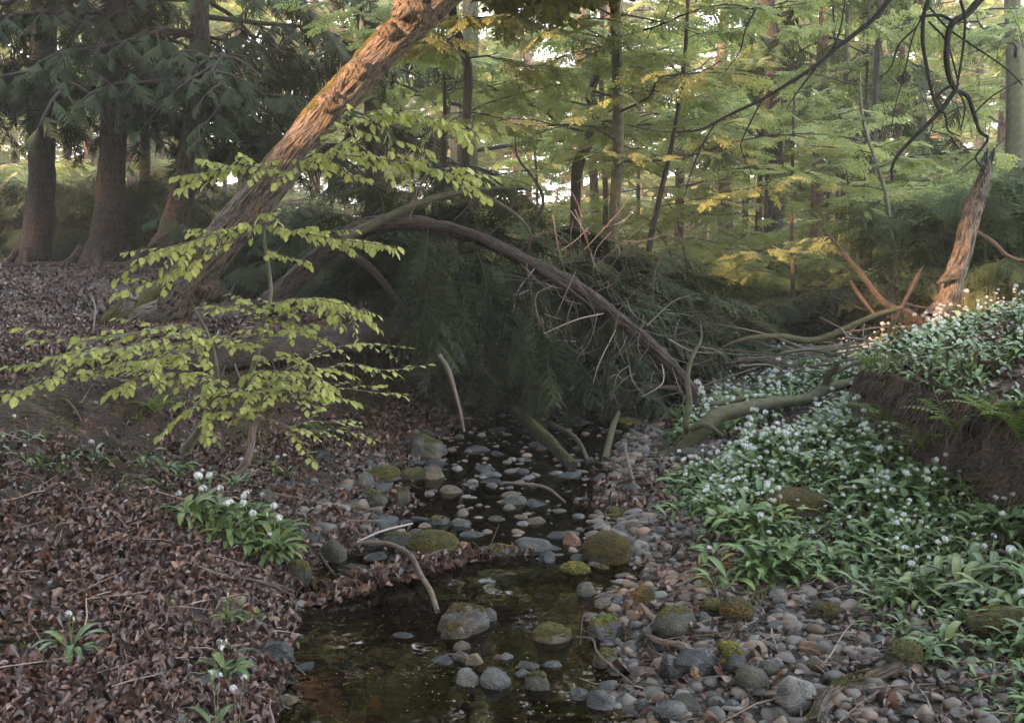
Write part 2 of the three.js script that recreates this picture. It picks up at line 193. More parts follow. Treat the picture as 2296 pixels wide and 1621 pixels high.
// ------------------------------------------------------------------ limbs
function tube(pts, o = {}) { // pts: [[Vector3, radius], ...] -> bark-skinned limb
  const { seg = 8, step = 0.08, ridge = 0, rf = 3, lump = 0, tw = 0.5, cap = true, twist = 0, seed = 0 } = o;
  const c = new THREE.CatmullRomCurve3(pts.map(p => p[0]), false, 'centripetal'), L = c.getLength(), n = Math.max(pts.length, Math.ceil(L / step));
  const pos = [], uv = [], idx = [], ravg = pts.reduce((s, p) => s + p[1], 0) / pts.length, ur = Math.max(1, Math.round(2 * Math.PI * ravg / tw));
  let prevT = null, nrm = null; const p = V(), t = V();
  for (let i = 0; i <= n; i++) {
    const u = i / n; c.getPoint(u, p); c.getTangent(u, t);
    if (!nrm) { nrm = Math.abs(t.y) < 0.9 ? V(0, 1, 0) : V(1, 0, 0); nrm.sub(t.clone().multiplyScalar(nrm.dot(t))).normalize(); }
    else { const q = new THREE.Quaternion().setFromUnitVectors(prevT, t); nrm.applyQuaternion(q).sub(t.clone().multiplyScalar(nrm.dot(t))).normalize(); }
    prevT = t.clone(); const b = V().crossVectors(t, nrm), f = u * (pts.length - 1), k = Math.min(pts.length - 2, Math.floor(f)), ft = f - k, e = ft * ft * (3 - 2 * ft), r = lerp(pts[k][1], pts[k + 1][1], ft * 0.5 + e * 0.5);
    for (let j = 0; j <= seg; j++) {
      const a = (j % seg) / seg * 2 * Math.PI + twist * u, ca = Math.cos(a), sa = Math.sin(a);
      let q = r; if (lump) q *= 1 + lump * fbm(ca * 1.3 + seed, sa * 1.3 + u * L * 0.35 / Math.max(ravg, 0.02) * 0.3, seed + u * L * 1.1, 3);
      if (ridge) q += ridge * (Math.abs(fbm(ca * rf + seed, sa * rf, u * L * 1.4 + seed, 3)) * 2 - 0.35);
      pos.push(p.x + q * (ca * nrm.x + sa * b.x), p.y + q * (ca * nrm.y + sa * b.y), p.z + q * (ca * nrm.z + sa * b.z)); uv.push(j / seg * ur, u * L / (tw * 1.6));
      if (i && j) { const m = i * (seg + 1) + j; idx.push(m, m - 1, m - seg - 1, m - 1, m - seg - 2, m - seg - 1); }
    }
  }
  if (cap) for (const i of [0, n]) { const m = pos.length / 3, q = pts[i ? pts.length - 1 : 0][0]; pos.push(q.x, q.y, q.z); uv.push(0.5, 0.5); for (let j = 0; j < seg; j++) { const a = i * (seg + 1) + j; if (i) idx.push(a, m, a + 1); else idx.push(a, a + 1, m); } }
  const g = new THREE.BufferGeometry(); g.setAttribute('position', new THREE.Float32BufferAttribute(pos, 3)); g.setAttribute('uv', new THREE.Float32BufferAttribute(uv, 2)); g.setIndex(idx); g.computeVertexNormals();
  const N = g.attributes.normal; for (let i = 0; i <= n; i++) { const a = i * (seg + 1), b = a + seg; const v = V(N.getX(a) + N.getX(b), N.getY(a) + N.getY(b), N.getZ(a) + N.getZ(b)).normalize(); N.setXYZ(a, v.x, v.y, v.z); N.setXYZ(b, v.x, v.y, v.z); }
  return g;
}
// px paths: [x, y, width in px] at a distance, or with a distance of its own as 4th entry
const path = (pts, d) => pts.map(q => { const dd = q[3] ?? d; return [at(q[0], q[1], dd), metres(q[2], dd) / 2]; });
const rel = (pts, o) => pts.map(([p, r]) => [p.clone().sub(o), r]);
const Z3 = (x, y) => [1524.5 + x * 0.34, y * 0.34], Z6 = (x, y) => [1524.5 + x * 0.34, 532.7 + y * 0.34], Z2 = (x, y) => [771.5 + x * 0.34, y * 0.34], Z5 = (x, y) => [771.5 + x * 0.34, 532.7 + y * 0.34];

// ------------------------------------------------------------------ foliage pieces
function kite(P, b, dir, side, up, len, wid, fold = 0.15) { const l = b.clone().addScaledVector(dir, len * 0.45).addScaledVector(side, wid / 2).addScaledVector(up, wid * fold), r = b.clone().addScaledVector(dir, len * 0.45).addScaledVector(side, -wid / 2).addScaledVector(up, wid * fold), t = b.clone().addScaledVector(dir, len); P.push(...b.toArray(), ...l.toArray(), ...t.toArray(), ...b.toArray(), ...t.toArray(), ...r.toArray()); }
function beechSpray(seed, leaf, nTw, nLf) { // unit length along x, roughly flat
  const q = rngOf(seed), P = [], up0 = V(0, 1, 0);
  const twig = (o, dir, len, n) => {
    const side0 = V().crossVectors(up0, dir).normalize();
    const e = o.clone().addScaledVector(dir, len), w = side0.clone().multiplyScalar(0.006);
    P.push(...o.clone().add(w).toArray(), ...o.clone().sub(w).toArray(), ...e.toArray());
    for (let i = 0; i < n; i++) { const t = 0.15 + 0.85 * i / (n - 1 || 1), s = i % 2 ? 1 : -1, b = o.clone().addScaledVector(dir, len * t); b.y -= 0.10 * len * t * t; const a = i === n - 1 ? 0.1 : 0.75 + 0.4 * (q() - 0.5), d = dir.clone().multiplyScalar(Math.cos(a)).addScaledVector(side0, s * Math.sin(a)); d.y -= 0.15 + 0.45 * q(); d.normalize(); const sd = V().crossVectors(d, up0).normalize(), u = V().crossVectors(sd, d); sd.applyAxisAngle(d, 0.9 * (q() - 0.5)); kite(P, b, d, sd, u, leaf * (0.75 + 0.5 * q()), leaf * 0.72 * (0.8 + 0.4 * q())); }
  };
  twig(V(0, 0, 0), V(1, 0, 0), 1, nLf + 3);
  for (let i = 0; i < nTw; i++) { const t = 0.12 + 0.72 * i / nTw, s = i % 2 ? 1 : -1, a = 0.75 + 0.3 * (q() - 0.5); twig(V(t, -0.03 * t, 0), V(Math.cos(a), 0.15 * (q() - 0.5), s * Math.sin(a)).normalize(), (0.55 - 0.3 * t) * (0.8 + 0.4 * q()), nLf); }
  return soup(P);
}
function yewSpray(seed, nSh, nNe, blade) { // unit length, flat, shoots with two rows of needles
  const q = rngOf(seed), P = [], up = V(0, 1, 0);
  const shoot = (o, dir, len) => {
    const s = V().crossVectors(up, dir).normalize();
    if (blade) { const k = 3; for (let i = 0; i < k; i++) { const f = t => o.clone().addScaledVector(dir, len * t).add(V(0, -0.28 * len * t * t, 0)), w = t => 0.03 * (1 - t * t * 0.8), a = f(i / k), b = f((i + 1) / k), wa = s.clone().multiplyScalar(w(i / k)), wb = s.clone().multiplyScalar(w((i + 1) / k)), c = [a.clone().add(wa), a.clone().sub(wa), b.clone().add(wb), b.clone().sub(wb)].map(v => v.toArray()); P.push(...c[0], ...c[1], ...c[2], ...c[1], ...c[3], ...c[2]); } return; }
    for (let i = 0; i < nNe; i++) for (const g of [-1, 1]) { const t = (i + 0.3 * q()) / nNe, b = o.clone().addScaledVector(dir, len * t); b.y -= 0.22 * len * t * t; const d = dir.clone().multiplyScalar(0.55).addScaledVector(s, g * 0.8); d.y += 0.25 * (q() - 0.5); d.normalize(); const l = 0.062 * (1 - 0.5 * t) * (0.8 + 0.4 * q()), w = dir.clone().multiplyScalar(0.0105), e = b.clone().addScaledVector(d, l); P.push(...b.clone().sub(w).toArray(), ...b.clone().add(w).toArray(), ...e.toArray()); }
  };
  shoot(V(0, 0, 0), V(1, -0.05, 0).normalize(), 1);
  for (let i = 0; i < nSh; i++) { const t = 0.08 + 0.82 * i / nSh, s = i % 2 ? 1 : -1, a = 0.8 + 0.4 * (q() - 0.5); shoot(V(t, -0.1 * t * t, 0), V(Math.cos(a), -0.15 + 0.25 * (q() - 0.5), s * Math.sin(a)).normalize(), (0.5 - 0.32 * t) * (0.75 + 0.5 * q())); }
  return soup(P);
}
const SPR = { beech: [0, 1, 2].map(i => beechSpray(31 + i, 0.115, 8, 8)), far: [0, 1].map(i => beechSpray(41 + i, 0.17, 6, 7)), yew: [0, 1, 2].map(i => yewSpray(51 + i, 13, 11)), yewFar: [0, 1, 2].map(i => yewSpray(61 + i, 15, 0, true)) };
// boughs: sprays set alternately along a path
function bough(out, pts, o = {}) {
  const { step = 0.1, len = [0.3, 0.5], droop = 0.3, from = 0.1, spread = 0.9, tilt = 0.75, out3 = false } = o;
  const c = new THREE.CatmullRomCurve3(pts, false, 'centripetal'), L = c.getLength(), n = Math.max(2, Math.round(L * (1 - from) / step));
  for (let i = 0; i <= n; i++) {
    const u = lerp(from, 1, i / n), p = c.getPoint(u), t = c.getTangent(u), s = V().crossVectors(V(0, 1, 0), t); if (s.lengthSq() < 0.01) s.set(rr(-1, 1), 0, rr(-1, 1)); s.normalize();
    const a = (i === n ? 0.1 : (i % 2 ? 1 : -1) * spread * rr(0.6, 1.2)), d = t.clone().multiplyScalar(Math.cos(a)).addScaledVector(s, Math.sin(a)); d.y -= droop * rr(0.4, 1.5); d.normalize();
    const up = V(rr(-tilt, tilt), 1, rr(-tilt, tilt)); if (Math.abs(d.y) > 0.7) up.add(V(rr(-1, 1), 0, rr(-1, 1)));
    out.push(basis(p, d, up, rr(...len) * (0.7 + 0.45 * Math.sin(Math.PI * Math.min(1, u + 0.15)))));
  }
}
const gaps = [[780, 205, 9.5, 0.42], [840, 140, 9.5, 0.5], [900, 70, 9.5, 0.6], [960, 20, 9.5, 0.7], [2150, 600, 9.0, 0.2], [2118, 670, 9, 0.1], [2056, 618, 9, 0.12], [1842, 190, 18.5, 0.8], [1500, 40, 26, 2.6], [1620, 80, 30, 2.8], [1480, 160, 34, 2], [1690, 250, 28, 1.6], [1960, 120, 24, 1.5], [2050, 60, 26, 1.6], [300, 330, 36, 1.6], [160, 300, 36, 1.3], [660, 490, 22, 0.8], [1700, 560, 34, 1.6], [1330, 120, 20, 1.0], [1930, 640, 9.9, 0.1]].map(([x, y, d, r]) => [at(x, y, d), r]);
const sunOpen = (p, dir, size) => { const m = p.clone().addScaledVector(dir, size * 0.5); for (const [q, rad] of gaps) { const v = m.clone().sub(q), k = v.dot(SUN); if (k > 0 && v.addScaledVector(SUN, -k).length() < rad + 0.4 * size) return true; } return false; };
function crown(parent, kind, mat, mats, origin, vary = 0.3, name = 'crown', warm = 0.12) {
  if (mat === M.roof) mats = mats.filter(m => { const x = V().setFromMatrixColumn(m, 0), k = x.length(); return !sunOpen(V().setFromMatrixPosition(m), x.normalize(), k); });
  const sets = SPR[kind].map(() => []); mats.forEach((m, i) => sets[i % sets.length].push(m));
  const q = rngOf(mats.length + 3); const tint = c => { const v = 1 + vary * (q() - 0.5) * 2, w = warm * (q() - 0.4); c.setRGB(v * (1 + w), v, v * (1 - w)); };
  if (sets.length && mats.length < 24) { instanced(name, SPR[kind][0], mat, mats, parent, tint, origin); return; }
  sets.forEach((s, i) => instanced(name, SPR[kind][i], mat, s, parent, tint, origin));
}

// ------------------------------------------------------------------ generic tree: trunk path, limbs with side boughs, leaves
function makeTree(o) {
  const { name, label, group, pts, mat, limbs = 10, reach = [1.5, 3], from = 0.3, to = 0.85, kind = 'beech', leaf = M.beech, rise = 0.25, len = [0.4, 0.7], step = 0.16, droop = 0.2, seg = 10, ridge = 0, sub = 5, lr = 0.25, skip, seed = 1, az, lump = 0.15, limbPart = true, vary = 0.3 } = o;
  R = rngOf(seed * 977 + 13); const base = pts[0][0].clone(), t = thing(name, label, 'tree', base, group);
  part('trunk', tube(rel(pts, base), { seg, step: 0.25, ridge, lump, seed }), mat, t);
  const c = new THREE.CatmullRomCurve3(pts.map(p => p[0]), false, 'centripetal'), leaves = [];
  for (let i = 0; i < limbs; i++) {
    const u = lerp(from, to, (i + R() * 0.8) / limbs), p = c.getPoint(u), a = az ? lerp(az[0], az[1], R()) : i * 2.4 + rr(-0.5, 0.5), L = rr(...reach) * (1.1 - 0.55 * (u - from) / (1 - from + 0.01)), f = u * (pts.length - 1), k = Math.min(pts.length - 2, Math.floor(f)), r0 = lerp(pts[k][1], pts[k + 1][1], f - k) * lr;
    const d = V(Math.cos(a), 0, Math.sin(a)), q = [p]; for (let j = 1; j <= 4; j++) { const e = j / 4; q.push(p.clone().addScaledVector(d, L * e).add(V(rr(-1, 1), rr(-1, 1) * 0.6, rr(-1, 1)).multiplyScalar(L * 0.06)).add(V(0, rise * L * e - droop * L * e * e * 0.5, 0))); }
    if (skip && skip(q[2], q[4])) continue;
    const geos = [tube(q.map((v, j) => [v.clone().sub(base), Math.max(0.006, r0 * (1 - 0.22 * j))]), { seg: 5, step: 0.3, cap: false })];
    bough(leaves, q, { step, len, droop, from: 0.35 }); const cc = new THREE.CatmullRomCurve3(q, false, 'centripetal');
    for (let j = 0; j < sub; j++) { const e = lerp(0.25, 0.95, (j + R() * 0.6) / sub), b = cc.getPoint(e), tt = cc.getTangent(e), s = V().crossVectors(V(0, 1, 0), tt).normalize().multiplyScalar(j % 2 ? 1 : -1), dd = tt.clone().multiplyScalar(0.7).addScaledVector(s, 0.8); dd.y += rr(-0.2, 0.3) - droop * 0.3; const l2 = L * rr(0.25, 0.5) * (1.2 - e * 0.6), m = b.clone().addScaledVector(dd, l2 * 0.5), z = b.clone().addScaledVector(dd, l2).add(V(0, -droop * l2 * 0.4, 0)); geos.push(tube([[b.clone().sub(base), r0 * 0.4 + 0.002], [m.clone().sub(base), r0 * 0.28 + 0.002], [z.clone().sub(base), 0.003]], { seg: 4, step: 0.4, cap: false })); bough(leaves, [b, m, z], { step, len, droop, from: 0.15 }); }
    part('limb', mergeGeometries(geos), o.limbMat ?? mat, t);
  }
  if (leaves.length) crown(t, kind, leaf, leaves, base, vary);
  return t;
}
// moss (or bark skin) as a mat of its own lying on part of a surface
function matOn(geo, keep, off, jit = 0.5) {
  const P = geo.attributes.position, N = geo.attributes.normal, U = geo.attributes.uv, I = geo.index.array, on = [], cnt = new Int16Array(P.count), tot = new Int16Array(P.count);
  for (let k = 0; k < I.length; k += 3) { let s = 0; for (let e = 0; e < 3; e++) { const v = I[k + e]; tot[v]++; s += keep(P.getX(v), P.getY(v), P.getZ(v), N.getX(v), N.getY(v), N.getZ(v)); } if (s > 0) { on.push(I[k], I[k + 1], I[k + 2]); for (let e = 0; e < 3; e++) cnt[I[k + e]]++; } }
  if (!on.length) return null;
  const map = new Map(), pos = [], uv = [], idx = [];
  for (const v of on) { if (!map.has(v)) { map.set(v, pos.length / 3); const o = cnt[v] < tot[v] ? 0.0012 : off * (1 + jit * 2 * noise(P.getX(v) * 60, P.getY(v) * 60, P.getZ(v) * 60)); pos.push(P.getX(v) + N.getX(v) * o, P.getY(v) + N.getY(v) * o, P.getZ(v) + N.getZ(v) * o); uv.push(U ? U.getX(v) : P.getX(v) * 3, U ? U.getY(v) : P.getZ(v) * 3); } idx.push(map.get(v)); }
  const g = new THREE.BufferGeometry(); g.setAttribute('position', new THREE.Float32BufferAttribute(pos, 3)); g.setAttribute('uv', new THREE.Float32BufferAttribute(uv, 2)); g.setIndex(idx); g.computeVertexNormals(); return g;
}
function blob(r, detail, seed, amp, sx = 1, sy = 1, sz = 1) { // knobbly lump
  const g = sphereGeo(detail), P = g.attributes.position, v = V();
  for (let i = 0; i < P.count; i++) { v.fromBufferAttribute(P, i); const k = r * (1 + amp * 2 * fbm(v.x * 1.6 + seed, v.y * 1.6, v.z * 1.6, 3)); P.setXYZ(i, v.x * k * sx, v.y * k * sy, v.z * k * sz); }
  g.computeVertexNormals(); return g;
}
function sphereGeo(detail) { // indexed unit sphere with uv
  const q = new THREE.IcosahedronGeometry(1, detail), P = q.attributes.position, map = new Map(), pos = [], idx = [];
  for (let i = 0; i < P.count; i++) { const k = `${P.getX(i).toFixed(4)},${P.getY(i).toFixed(4)},${P.getZ(i).toFixed(4)}`; if (!map.has(k)) { map.set(k, pos.length / 3); pos.push(P.getX(i), P.getY(i), P.getZ(i)); } idx.push(map.get(k)); }
  const g = new THREE.BufferGeometry(), uv = []; for (let i = 0; i < pos.length; i += 3) uv.push(pos[i] * 0.4 - pos[i + 2] * 0.15, pos[i + 1] * 0.4 - pos[i + 2] * 0.22);
  g.setAttribute('position', new THREE.Float32BufferAttribute(pos, 3)); g.setAttribute('uv', new THREE.Float32BufferAttribute(uv, 2)); g.setIndex(idx); return g;
}
const twigTo = (a, b, r, bend = 0.08, seg = 4) => { const m = a.clone().lerp(b, 0.5).add(V(rr(-1, 1), rr(-1, 1), rr(-1, 1)).multiplyScalar(a.distanceTo(b) * bend)); return tube([[a, r], [m, r * 0.75], [b, r * 0.35]], { seg, step: 0.08, cap: false }); };

// ------------------------------------------------------------------ the leaning tree
{
  R = rngOf(101);
  const D = 9.6, P = path([[345, 735, 160], [375, 690, 118], [425, 635, 94], [500, 540, 84], [590, 430, 79], [690, 302, 77], [790, 190, 76], [880, 92, 74], [960, 22, 70], [1040, -50, 64], [1150, -160, 64], [1250, -300, 50]], D), o = ground(P[0][0].x, D).add(V(0, -0.05, 0));
  const t = thing('leaning_tree', 'thick bark-ridged tree trunk leaning steeply right out of the left bank', 'tree', o);
  const g = tube(rel(P, o), { seg: 72, step: 0.035, ridge: 0.015, rf: 7, lump: 0.18, twist: 0.5, seed: 4 });
  part('trunk', g, M.bark, t);
  const moss = matOn(g, (x, y, z, nx, ny, nz) => (ny * 0.55 - nx * 0.45 + 1.3 * fbm(x * 1.7, y * 1.7, z * 1.7 + 4, 4) + 0.12 * noise(x * 30, y * 30, z * 30) - 0.62 + 0.25 * sstep(1.2, 0, y)), 0.012); if (moss) part('moss_patch', moss, M.moss, t);
  for (const [px, py, w, k] of [[742, 232, 66, 1], [806, 158, 58, 2], [925, 22, 80, 3], [872, 72, 50, 4], [480, 652, 60, 5]]) { const p = at(px, py, D - 0.12); part('burr', blob(metres(w, D) / 2, 4, k * 5.1, 0.4, 1, 0.8, 0.8).translate(p.x - o.x, p.y - o.y, p.z - o.z), M.bark, t); }
  // old broken root collar at its foot
  const st = path([[262, 745, 90], [282, 720, 82], [296, 695, 66], [302, 668, 50]], D - 0.1), sg = tube(rel(st, o), { seg: 28, step: 0.03, ridge: 0.05, rf: 3, lump: 0.3, seed: 9 });
  part('broken_root', sg, M.bark, t); const sm = matOn(sg, (x, y, z, nx, ny) => ny * 0.4 - nx * 0.5 + fbm(x * 3, y * 3, z * 3, 3) - 0.1, 0.01); if (sm) part('moss_patch', sm, M.moss, t);
  for (let i = 0; i < 5; i++) part('splinter', twigTo(at(290 + i * 7, 676, D - 0.12).sub(o), at(284 + i * 9, 648 + (i % 3) * 9, D - 0.1).sub(o), 0.016), M.palePlain, t);
  part('buttress_root', tube(rel(path([[300, 735, 44], [330, 715, 70], [370, 705, 80]], D - 0.25), o), { seg: 20, step: 0.05, ridge: 0.03, lump: 0.3, seed: 3 }), M.bark, t);
  { const lv = [], top = P[P.length - 1][0]; for (let i = 0; i < 26; i++) { const a = i * 2.4, L = rr(1.8, 4.2), b = P[P.length - 1 - (i % 3)][0].clone(), e = b.clone().add(V(Math.cos(a) * L + 0.6, rr(0.5, 2), Math.sin(a) * L)), m = b.clone().lerp(e, 0.5).add(V(0, 0.3, 0)); part('limb', tube([[b.clone().sub(o), 0.06], [m.clone().sub(o), 0.04], [e.clone().sub(o), 0.01]], { seg: 6, step: 0.3, cap: false }), M.bark, t); bough(lv, [b, m, e], { step: 0.22, len: [0.6, 1.1], from: 0.3 }); for (let j = 0; j < 5; j++) { const s = m.clone().lerp(e, rr(-0.3, 0.9)), f = s.clone().add(V(rr(-1, 1), rr(0, 0.4), rr(-1, 1)).multiplyScalar(1.4)); bough(lv, [s, s.clone().lerp(f, 0.5), f], { step: 0.25, len: [0.6, 1.1] }); } } crown(t, 'far', M.roof, lv, o); }
  for (const [a, b, c, d] of [[733, 222, 728, 178], [742, 218, 752, 190], [762, 212, 768, 150], [770, 210, 764, 140], [752, 214, 738, 186], [724, 238, 716, 196], [948, 52, 944, 8], [944, 60, 930, 26], [800, 150, 810, 126]]) part('shoot', twigTo(at(a, b, D - 0.15).sub(o), at(c, d, D - 0.2).sub(o), 0.006), M.twig, t);
}
// ------------------------------------------------------------------ fallen yew arching over the stream
{
  R = rngOf(102);
  const D = 8.6, P = path([[585, 700, 64], [640, 648, 62], [700, 590, 58], [752, 550, 50], [805, 520, 46], [850, 500, 40]], D), o = ground(P[0][0].x, D);
  const t = thing('fallen_yew', 'fallen yew arching over the stream with dark hanging foliage and dead twigs', 'tree', o);
  const addLimb = (name, pts, d, opt, mat = M.yewBark) => part(name, tube(rel(path(pts, d), o), opt), mat, t);
  addLimb('trunk', [[585, 700, 56, 8.7], [640, 648, 52, 8.7], [700, 590, 48, 8.65], [752, 550, 42, 8.6], [815, 512, 44, 8.55], [900, 497, 34, 8.5], [1000, 515, 33, 8.45], [1090, 540, 31, 8.4], [1200, 596, 32, 8.35], [1290, 642, 30, 8.3], [1400, 725, 31, 8.25], [1470, 785, 28, 8.2], [1545, 870, 26, 8.2], [1560, 930, 16, 8.2]], D, { seg: 28, step: 0.04, ridge: 0.03, rf: 3, lump: 0.2, twist: 5, seed: 6 });
  addLimb('limb', [[830, 506, 30, 8.45], [930, 500, 26, 8.4], [1040, 520, 22, 8.35], [1140, 566, 20, 8.3], [1230, 618, 14, 8.25], [1330, 690, 8, 8.2]], D, { seg: 14, step: 0.05, ridge: 0.012, lump: 0.2, seed: 12, twist: 3 });
  addLimb('limb', [[770, 535, 26], [870, 488, 20], [960, 449, 17], [1050, 429, 13], [1110, 422, 8], [1175, 421, 5]], 8.4, { seg: 12, step: 0.06, ridge: 0.006, seed: 2 }, M.greyBark);
  addLimb('limb', [[1060, 430, 11], [1130, 462, 9], [1180, 505, 7], [1192, 530, 5]], 8.4, { seg: 8, step: 0.08 }, M.greyBark);
  addLimb('limb', [[1180, 600, 8], [1190, 530, 8], [1218, 450, 8], [1200, 405, 6], [1160, 352, 5], [1155, 310, 3]], 8.7, { seg: 7, step: 0.08 }, M.yewBark);
  addLimb('limb', [[770, 560, 20], [830, 600, 18], [880, 660, 14], [920, 710, 10]], 8.3, { seg: 8, step: 0.08 });
  // dead upright stick leaning on the arch
  addLimb('limb', [[918, 492, 6], [940, 425, 6], [972, 345, 5], [978, 260, 3]], 8.2, { seg: 6, step: 0.1 }, M.deadWood);
  const sprays = [], B = (pts, opt = {}) => { const q = pts.map(p => at(p[0], p[1], p[2])); part('bough', tube(q.map((v, i) => [v.clone().sub(o), 0.006 * (1 - 0.75 * i / (q.length - 1))]), { seg: 4, step: 0.15, cap: false }), M.darkBark, t); bough(sprays, q, { step: 0.05, len: [0.22, 0.48], droop: 1.1, spread: 1.1, from: 0.08, tilt: 0.8, ...opt }); };
  const boughs = [
    [[940, 505, 8.4], [985, 590, 8.0], [1000, 690, 7.6], [965, 790, 7.3]], [[1000, 520, 8.3], [1030, 620, 7.9], [1040, 720, 7.6], [1010, 810, 7.4]], [[960, 510, 8.3], [950, 600, 7.8], [955, 680, 7.5], [940, 740, 7.3]],
    [[1060, 540, 8.3], [1090, 640, 7.9], [1080, 740, 7.7], [1060, 850, 7.6]], [[1120, 560, 8.3], [1150, 660, 8.0], [1170, 770, 7.9], [1190, 900, 7.8]], [[1160, 580, 8.3], [1220, 690, 8.1], [1230, 800, 7.9], [1200, 920, 7.9]],
    [[1200, 600, 8.3], [1270, 720, 8.3], [1290, 830, 8.3], [1270, 930, 8.3]], [[1280, 640, 8.3], [1340, 740, 8.4], [1370, 840, 8.4], [1350, 930, 8.4]], [[1340, 680, 8.3], [1420, 780, 8.5], [1450, 870, 8.6], [1440, 920, 8.6]], [[1120, 560, 8.4], [1060, 690, 8.5], [1000, 800, 8.6], [1000, 880, 8.6]], [[1180, 590, 8.6], [1120, 720, 8.9], [1100, 840, 9], [1110, 930, 9]], [[1000, 520, 8.6], [900, 620, 8.9], [860, 720, 9.2], [900, 760, 9.3]], [[1250, 620, 8.6], [1180, 760, 9.1], [1180, 880, 9.2], [1230, 950, 9.2]],
    [[1330, 680, 8.6], [1300, 800, 9.2], [1330, 890, 9.3]], [[1420, 740, 8.5], [1480, 830, 9], [1500, 900, 9.2]], [[900, 500, 8.6], [850, 560, 9], [780, 610, 9.4], [730, 640, 9.7]], [[870, 500, 8.6], [800, 590, 9.3], [760, 640, 9.8]], [[840, 505, 8.7], [760, 480, 9.4], [700, 490, 9.9], [650, 540, 10.2]], [[860, 500, 8.7], [850, 430, 9.5], [800, 400, 10], [740, 420, 10.5]], [[950, 500, 8.7], [960, 440, 9.4], [920, 400, 10], [860, 390, 10.6]], [[1000, 510, 8.7], [1050, 460, 9.5], [1060, 420, 10.2], [1010, 400, 10.8]], [[1080, 540, 8.6], [1140, 490, 9.4], [1180, 460, 10], [1160, 430, 10.5]], [[1150, 570, 8.6], [1230, 520, 9.4], [1290, 510, 10], [1340, 530, 10.4]], [[1220, 600, 8.6], [1330, 580, 9.4], [1420, 570, 10], [1480, 590, 10.4]], [[1300, 650, 8.5], [1420, 620, 9.3], [1540, 610, 9.8], [1620, 620, 10.2]], [[1350, 690, 8.5], [1480, 660, 9.2], [1600, 660, 9.7], [1700, 690, 10]], [[1420, 740, 8.4], [1540, 700, 9], [1660, 710, 9.5], [1760, 740, 9.8]], [[1480, 790, 8.4], [1580, 760, 9], [1690, 770, 9.4], [1780, 790, 9.6]], [[900, 505, 8.8], [950, 580, 9.6], [1050, 620, 10.2], [1150, 660, 10.6]], [[1000, 520, 8.8], [1100, 590, 9.8], [1220, 620, 10.5], [1340, 660, 11]], [[1100, 550, 8.8], [1200, 620, 9.8], [1330, 690, 10.4], [1450, 730, 10.8]], [[1250, 640, 8.7], [1380, 660, 9.8], [1500, 690, 10.6], [1620, 720, 11.2]], [[820, 520, 9], [860, 600, 9.8], [930, 650, 10.4], [1000, 680, 10.8]], [[1400, 720, 8.6], [1540, 760, 9.6], [1650, 800, 10], [1740, 820, 10.2]]];
  for (const b of boughs) { const low = b[b.length - 1][1] > 700 && b[0][0] < 1500 && b[b.length - 1][2] < 9.5; B(b, low ? {} : { droop: 0.55, len: [0.28, 0.55], step: 0.04 }); for (let k = 0; k < (low ? 1 : 0); k++) B(b.map((q, i) => [q[0] + rr(-70, 70) * i / 3, q[1] + rr(-35, 45) * i / 3, q[2] + rr(-0.3, 0.8) * i / 3]), low ? { len: [0.2, 0.42] } : { droop: 0.5, len: [0.25, 0.5], step: 0.045 }); }
  crown(t, 'yew', M.yew, sprays, o, 0.65, 'foliage', 0.3);
  // dead bare twigs
  const tw = [[1240, 480, 1270, 620], [1260, 400, 1240, 500], [1262, 400, 1300, 560], [1290, 470, 1350, 640], [1310, 560, 1420, 430], [1330, 600, 1480, 470], [1360, 610, 1520, 520], [1290, 610, 1250, 700], [1240, 640, 1210, 740], [1390, 690, 1380, 780], [1400, 700, 1410, 820], [1410, 820, 1370, 900], [1410, 820, 1460, 900], [1440, 740, 1600, 720], [1450, 730, 1560, 660], [1460, 770, 1580, 820], [1500, 800, 1540, 900], [1350, 640, 1470, 600], [1480, 580, 1465, 680], [1500, 760, 1620, 790], [1520, 840, 1610, 870], [1290, 620, 1330, 720], [1180, 590, 1225, 760], [1200, 600, 1150, 700], [1340, 700, 1300, 800], [1380, 740, 1330, 860], [1425, 760, 1500, 850], [1370, 520, 1330, 620], [1400, 600, 1375, 520], [1260, 560, 1330, 500], [1280, 600, 1240, 520], [1545, 870, 1480, 940], [1540, 860, 1600, 930], [1480, 800, 1440, 890], [1320, 660, 1400, 600], [1160, 720, 1190, 640], [1000, 640, 960, 700], [930, 620, 965, 690]];
  for (let i = 0; i < 24; i++) { const x = rr(1120, 1580), y = 500 + (x - 1000) * 0.55 + rr(-60, 160), a = rr(0, 6.28), l = rr(60, 190); tw.push([x, y, x + Math.cos(a) * l, y + Math.sin(a) * l * 0.8]); }
  for (const [a, b, c, d] of tw) { const z = rr(7.7, 8.2), p = at(a, b, 8.25).sub(o), q = at(c, d, z).sub(o); part('dead_twig', twigTo(p, q, rr(0.003, 0.0065), 0.16, 5), R() < 0.18 ? M.palePlain : M.twig, t); for (let k = 0; k < 3; k++) { const s = p.clone().lerp(q, rr(0.3, 0.9)); part('dead_twig', twigTo(s, s.clone().add(q.clone().sub(p).multiplyScalar(rr(0.15, 0.4))).add(V(rr(-1, 1), rr(-1, 0.6), rr(-1, 1)).multiplyScalar(0.18)), 0.0022, 0.15, 4), R() < 0.15 ? M.palePlain : M.twig, t); } }
